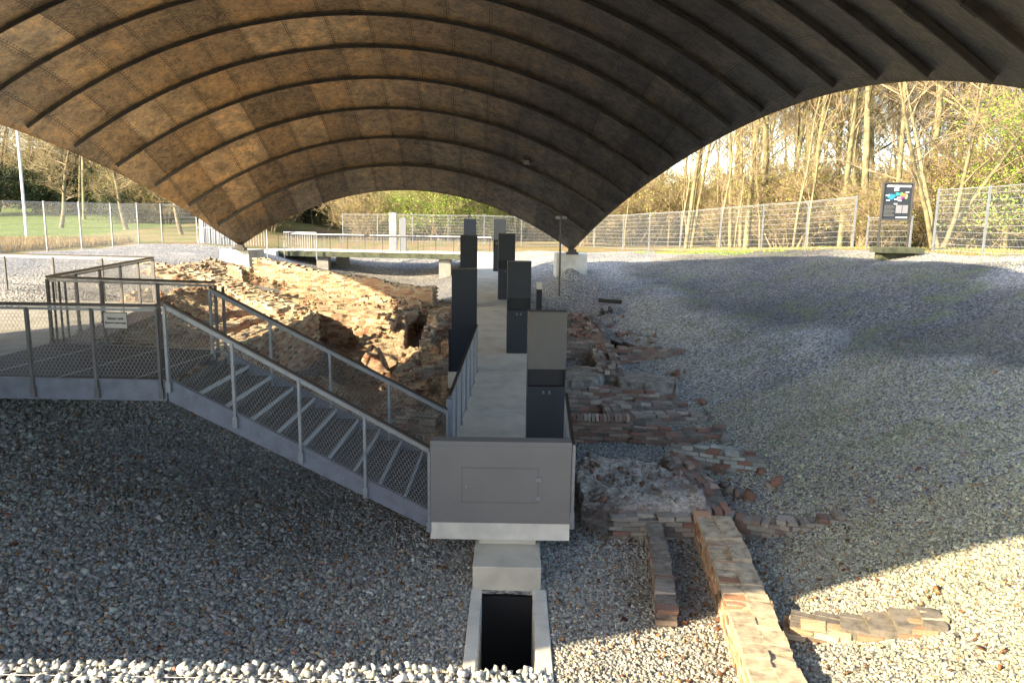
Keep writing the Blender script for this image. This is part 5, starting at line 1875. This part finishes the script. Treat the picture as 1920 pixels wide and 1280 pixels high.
# park on the left
plant('tall', -24.3, 35.0, 1.3, 'large tree at the left frame edge, pale trunk cut by the picture edge', None, 4.2)
plant('park', -31.5, 52.0, .75, 'small park tree with yellowish trunk left of the street lamp row')
plant('park', -27.2, 52.5, .8, 'park tree with a curved pale trunk right of the street lamp')
plant('park', -21.8, 49.0, .7, 'twin stem park tree with reddish twigs in the middle of the lawn')
plant('park', -22.6, 62.0, .85, 'park tree with knotty pruned limbs near the roof edge')
plant('tall2', -20.6, 61.0, .6, 'yellow barked tree right beside the roof edge in the park')
G4 = 'dark evergreen bushes at the back of the park'
for k, (x, y, s) in enumerate(((-42, 66, 1.3), (-37, 68, 1.2), (-33, 65, 1.3), (-29, 69, 1.15), (-46, 62, 1.3), (-25, 70, 1.0), (-20, 72, .9), (-31, 60, .9))):
    plant('ever', x, y, s * 0.72, 'dark evergreen bush closing the back of the park', G4)
G5 = 'park trees at the back of the lawn'
for k in range(60):
    random.seed(k)
    y = rg.uniform(66, 100)
    x = rg.uniform(-.78 * y, -.2 * y)
    plant(rg.choice(['park', 'tall2', 'park']), x, y, rg.uniform(.8, 1.2), 'tree with yellowish spring twigs behind the park lawn', G5)
for k in range(40):
    random.seed(k + 500)
    y = rg.uniform(64, 90)
    x = rg.uniform(-.78 * y, -.16 * y)
    plant('shrub', x, y, rg.uniform(.9, 1.6), 'tangled leafless bush at the back of the park lawn', G3 + ', behind the park lawn')

def grass_band():
    """long dry grass and reddish weeds behind the left fence, low grass along the right one"""
    rngl = np.random.default_rng(4)
    def tufts(n, xr, yr, hgt, cols, name, label, cond=None):
        x = rngl.uniform(*xr, n)
        y = rngl.uniform(*yr, n)
        if cond is not None:
            k = cond(x, y)
            x, y = x[k], y[k]
        n = len(x)
        z = ground_z(x, y)
        a = rngl.uniform(0, 2 * pi, n)
        w = rngl.uniform(.006, .014, n)
        h = rngl.uniform(.5, 1.1, n) * hgt
        lx_, ly_ = rngl.normal(0, .3, n) * h, rngl.normal(0, .3, n) * h
        c, s = np.cos(a) * w, np.sin(a) * w
        V = np.stack([np.stack([x - c, y - s, z - .02], 1), np.stack([x + c, y + s, z - .02], 1), np.stack([x + lx_, y + ly_, z + h], 1)], 1).reshape(-1, 3)
        F = np.arange(n * 3).reshape(-1, 3)
        col = np.array(cols)[rngl.integers(0, len(cols), n)] * rngl.uniform(.7, 1.3, (n, 1))
        tag(raw_mesh(name, V, F, M['leaf'], np.repeat(col, 3, axis=0)), label, 'grass', kind='stuff')
    tufts(60000, (-27, -19.3), (20, 38), .42, [(.30, .20, .09), (.24, .13, .06), (.20, .19, .07), (.34, .26, .13)], 'dry_grass', 'long dry reddish grass behind the left fence')
    tufts(42000, (8, 24), (22, 42), .08, [BG[0], (.30, .24, .12), (.36, .27, .15), (.2, .2, .06)], 'low_grass', 'low fresh grass and litter outside the right fence', lambda x, y: ~in_poly(x, y, GRAVEL_POLY) & (x < 22))
    tufts(9000, (6, 11), (30, 37.5), .08, BG, 'rim_grass', 'short grass growing over the gravel rim near the right fence', lambda x, y: (vnoise(x * .8, y * .8, 71, 2) > .52) & (y > 39.5 - (x - 6) * 1.6 - 3.0) & (y < 41 - (x - 6) * 1.7))
grass_band()
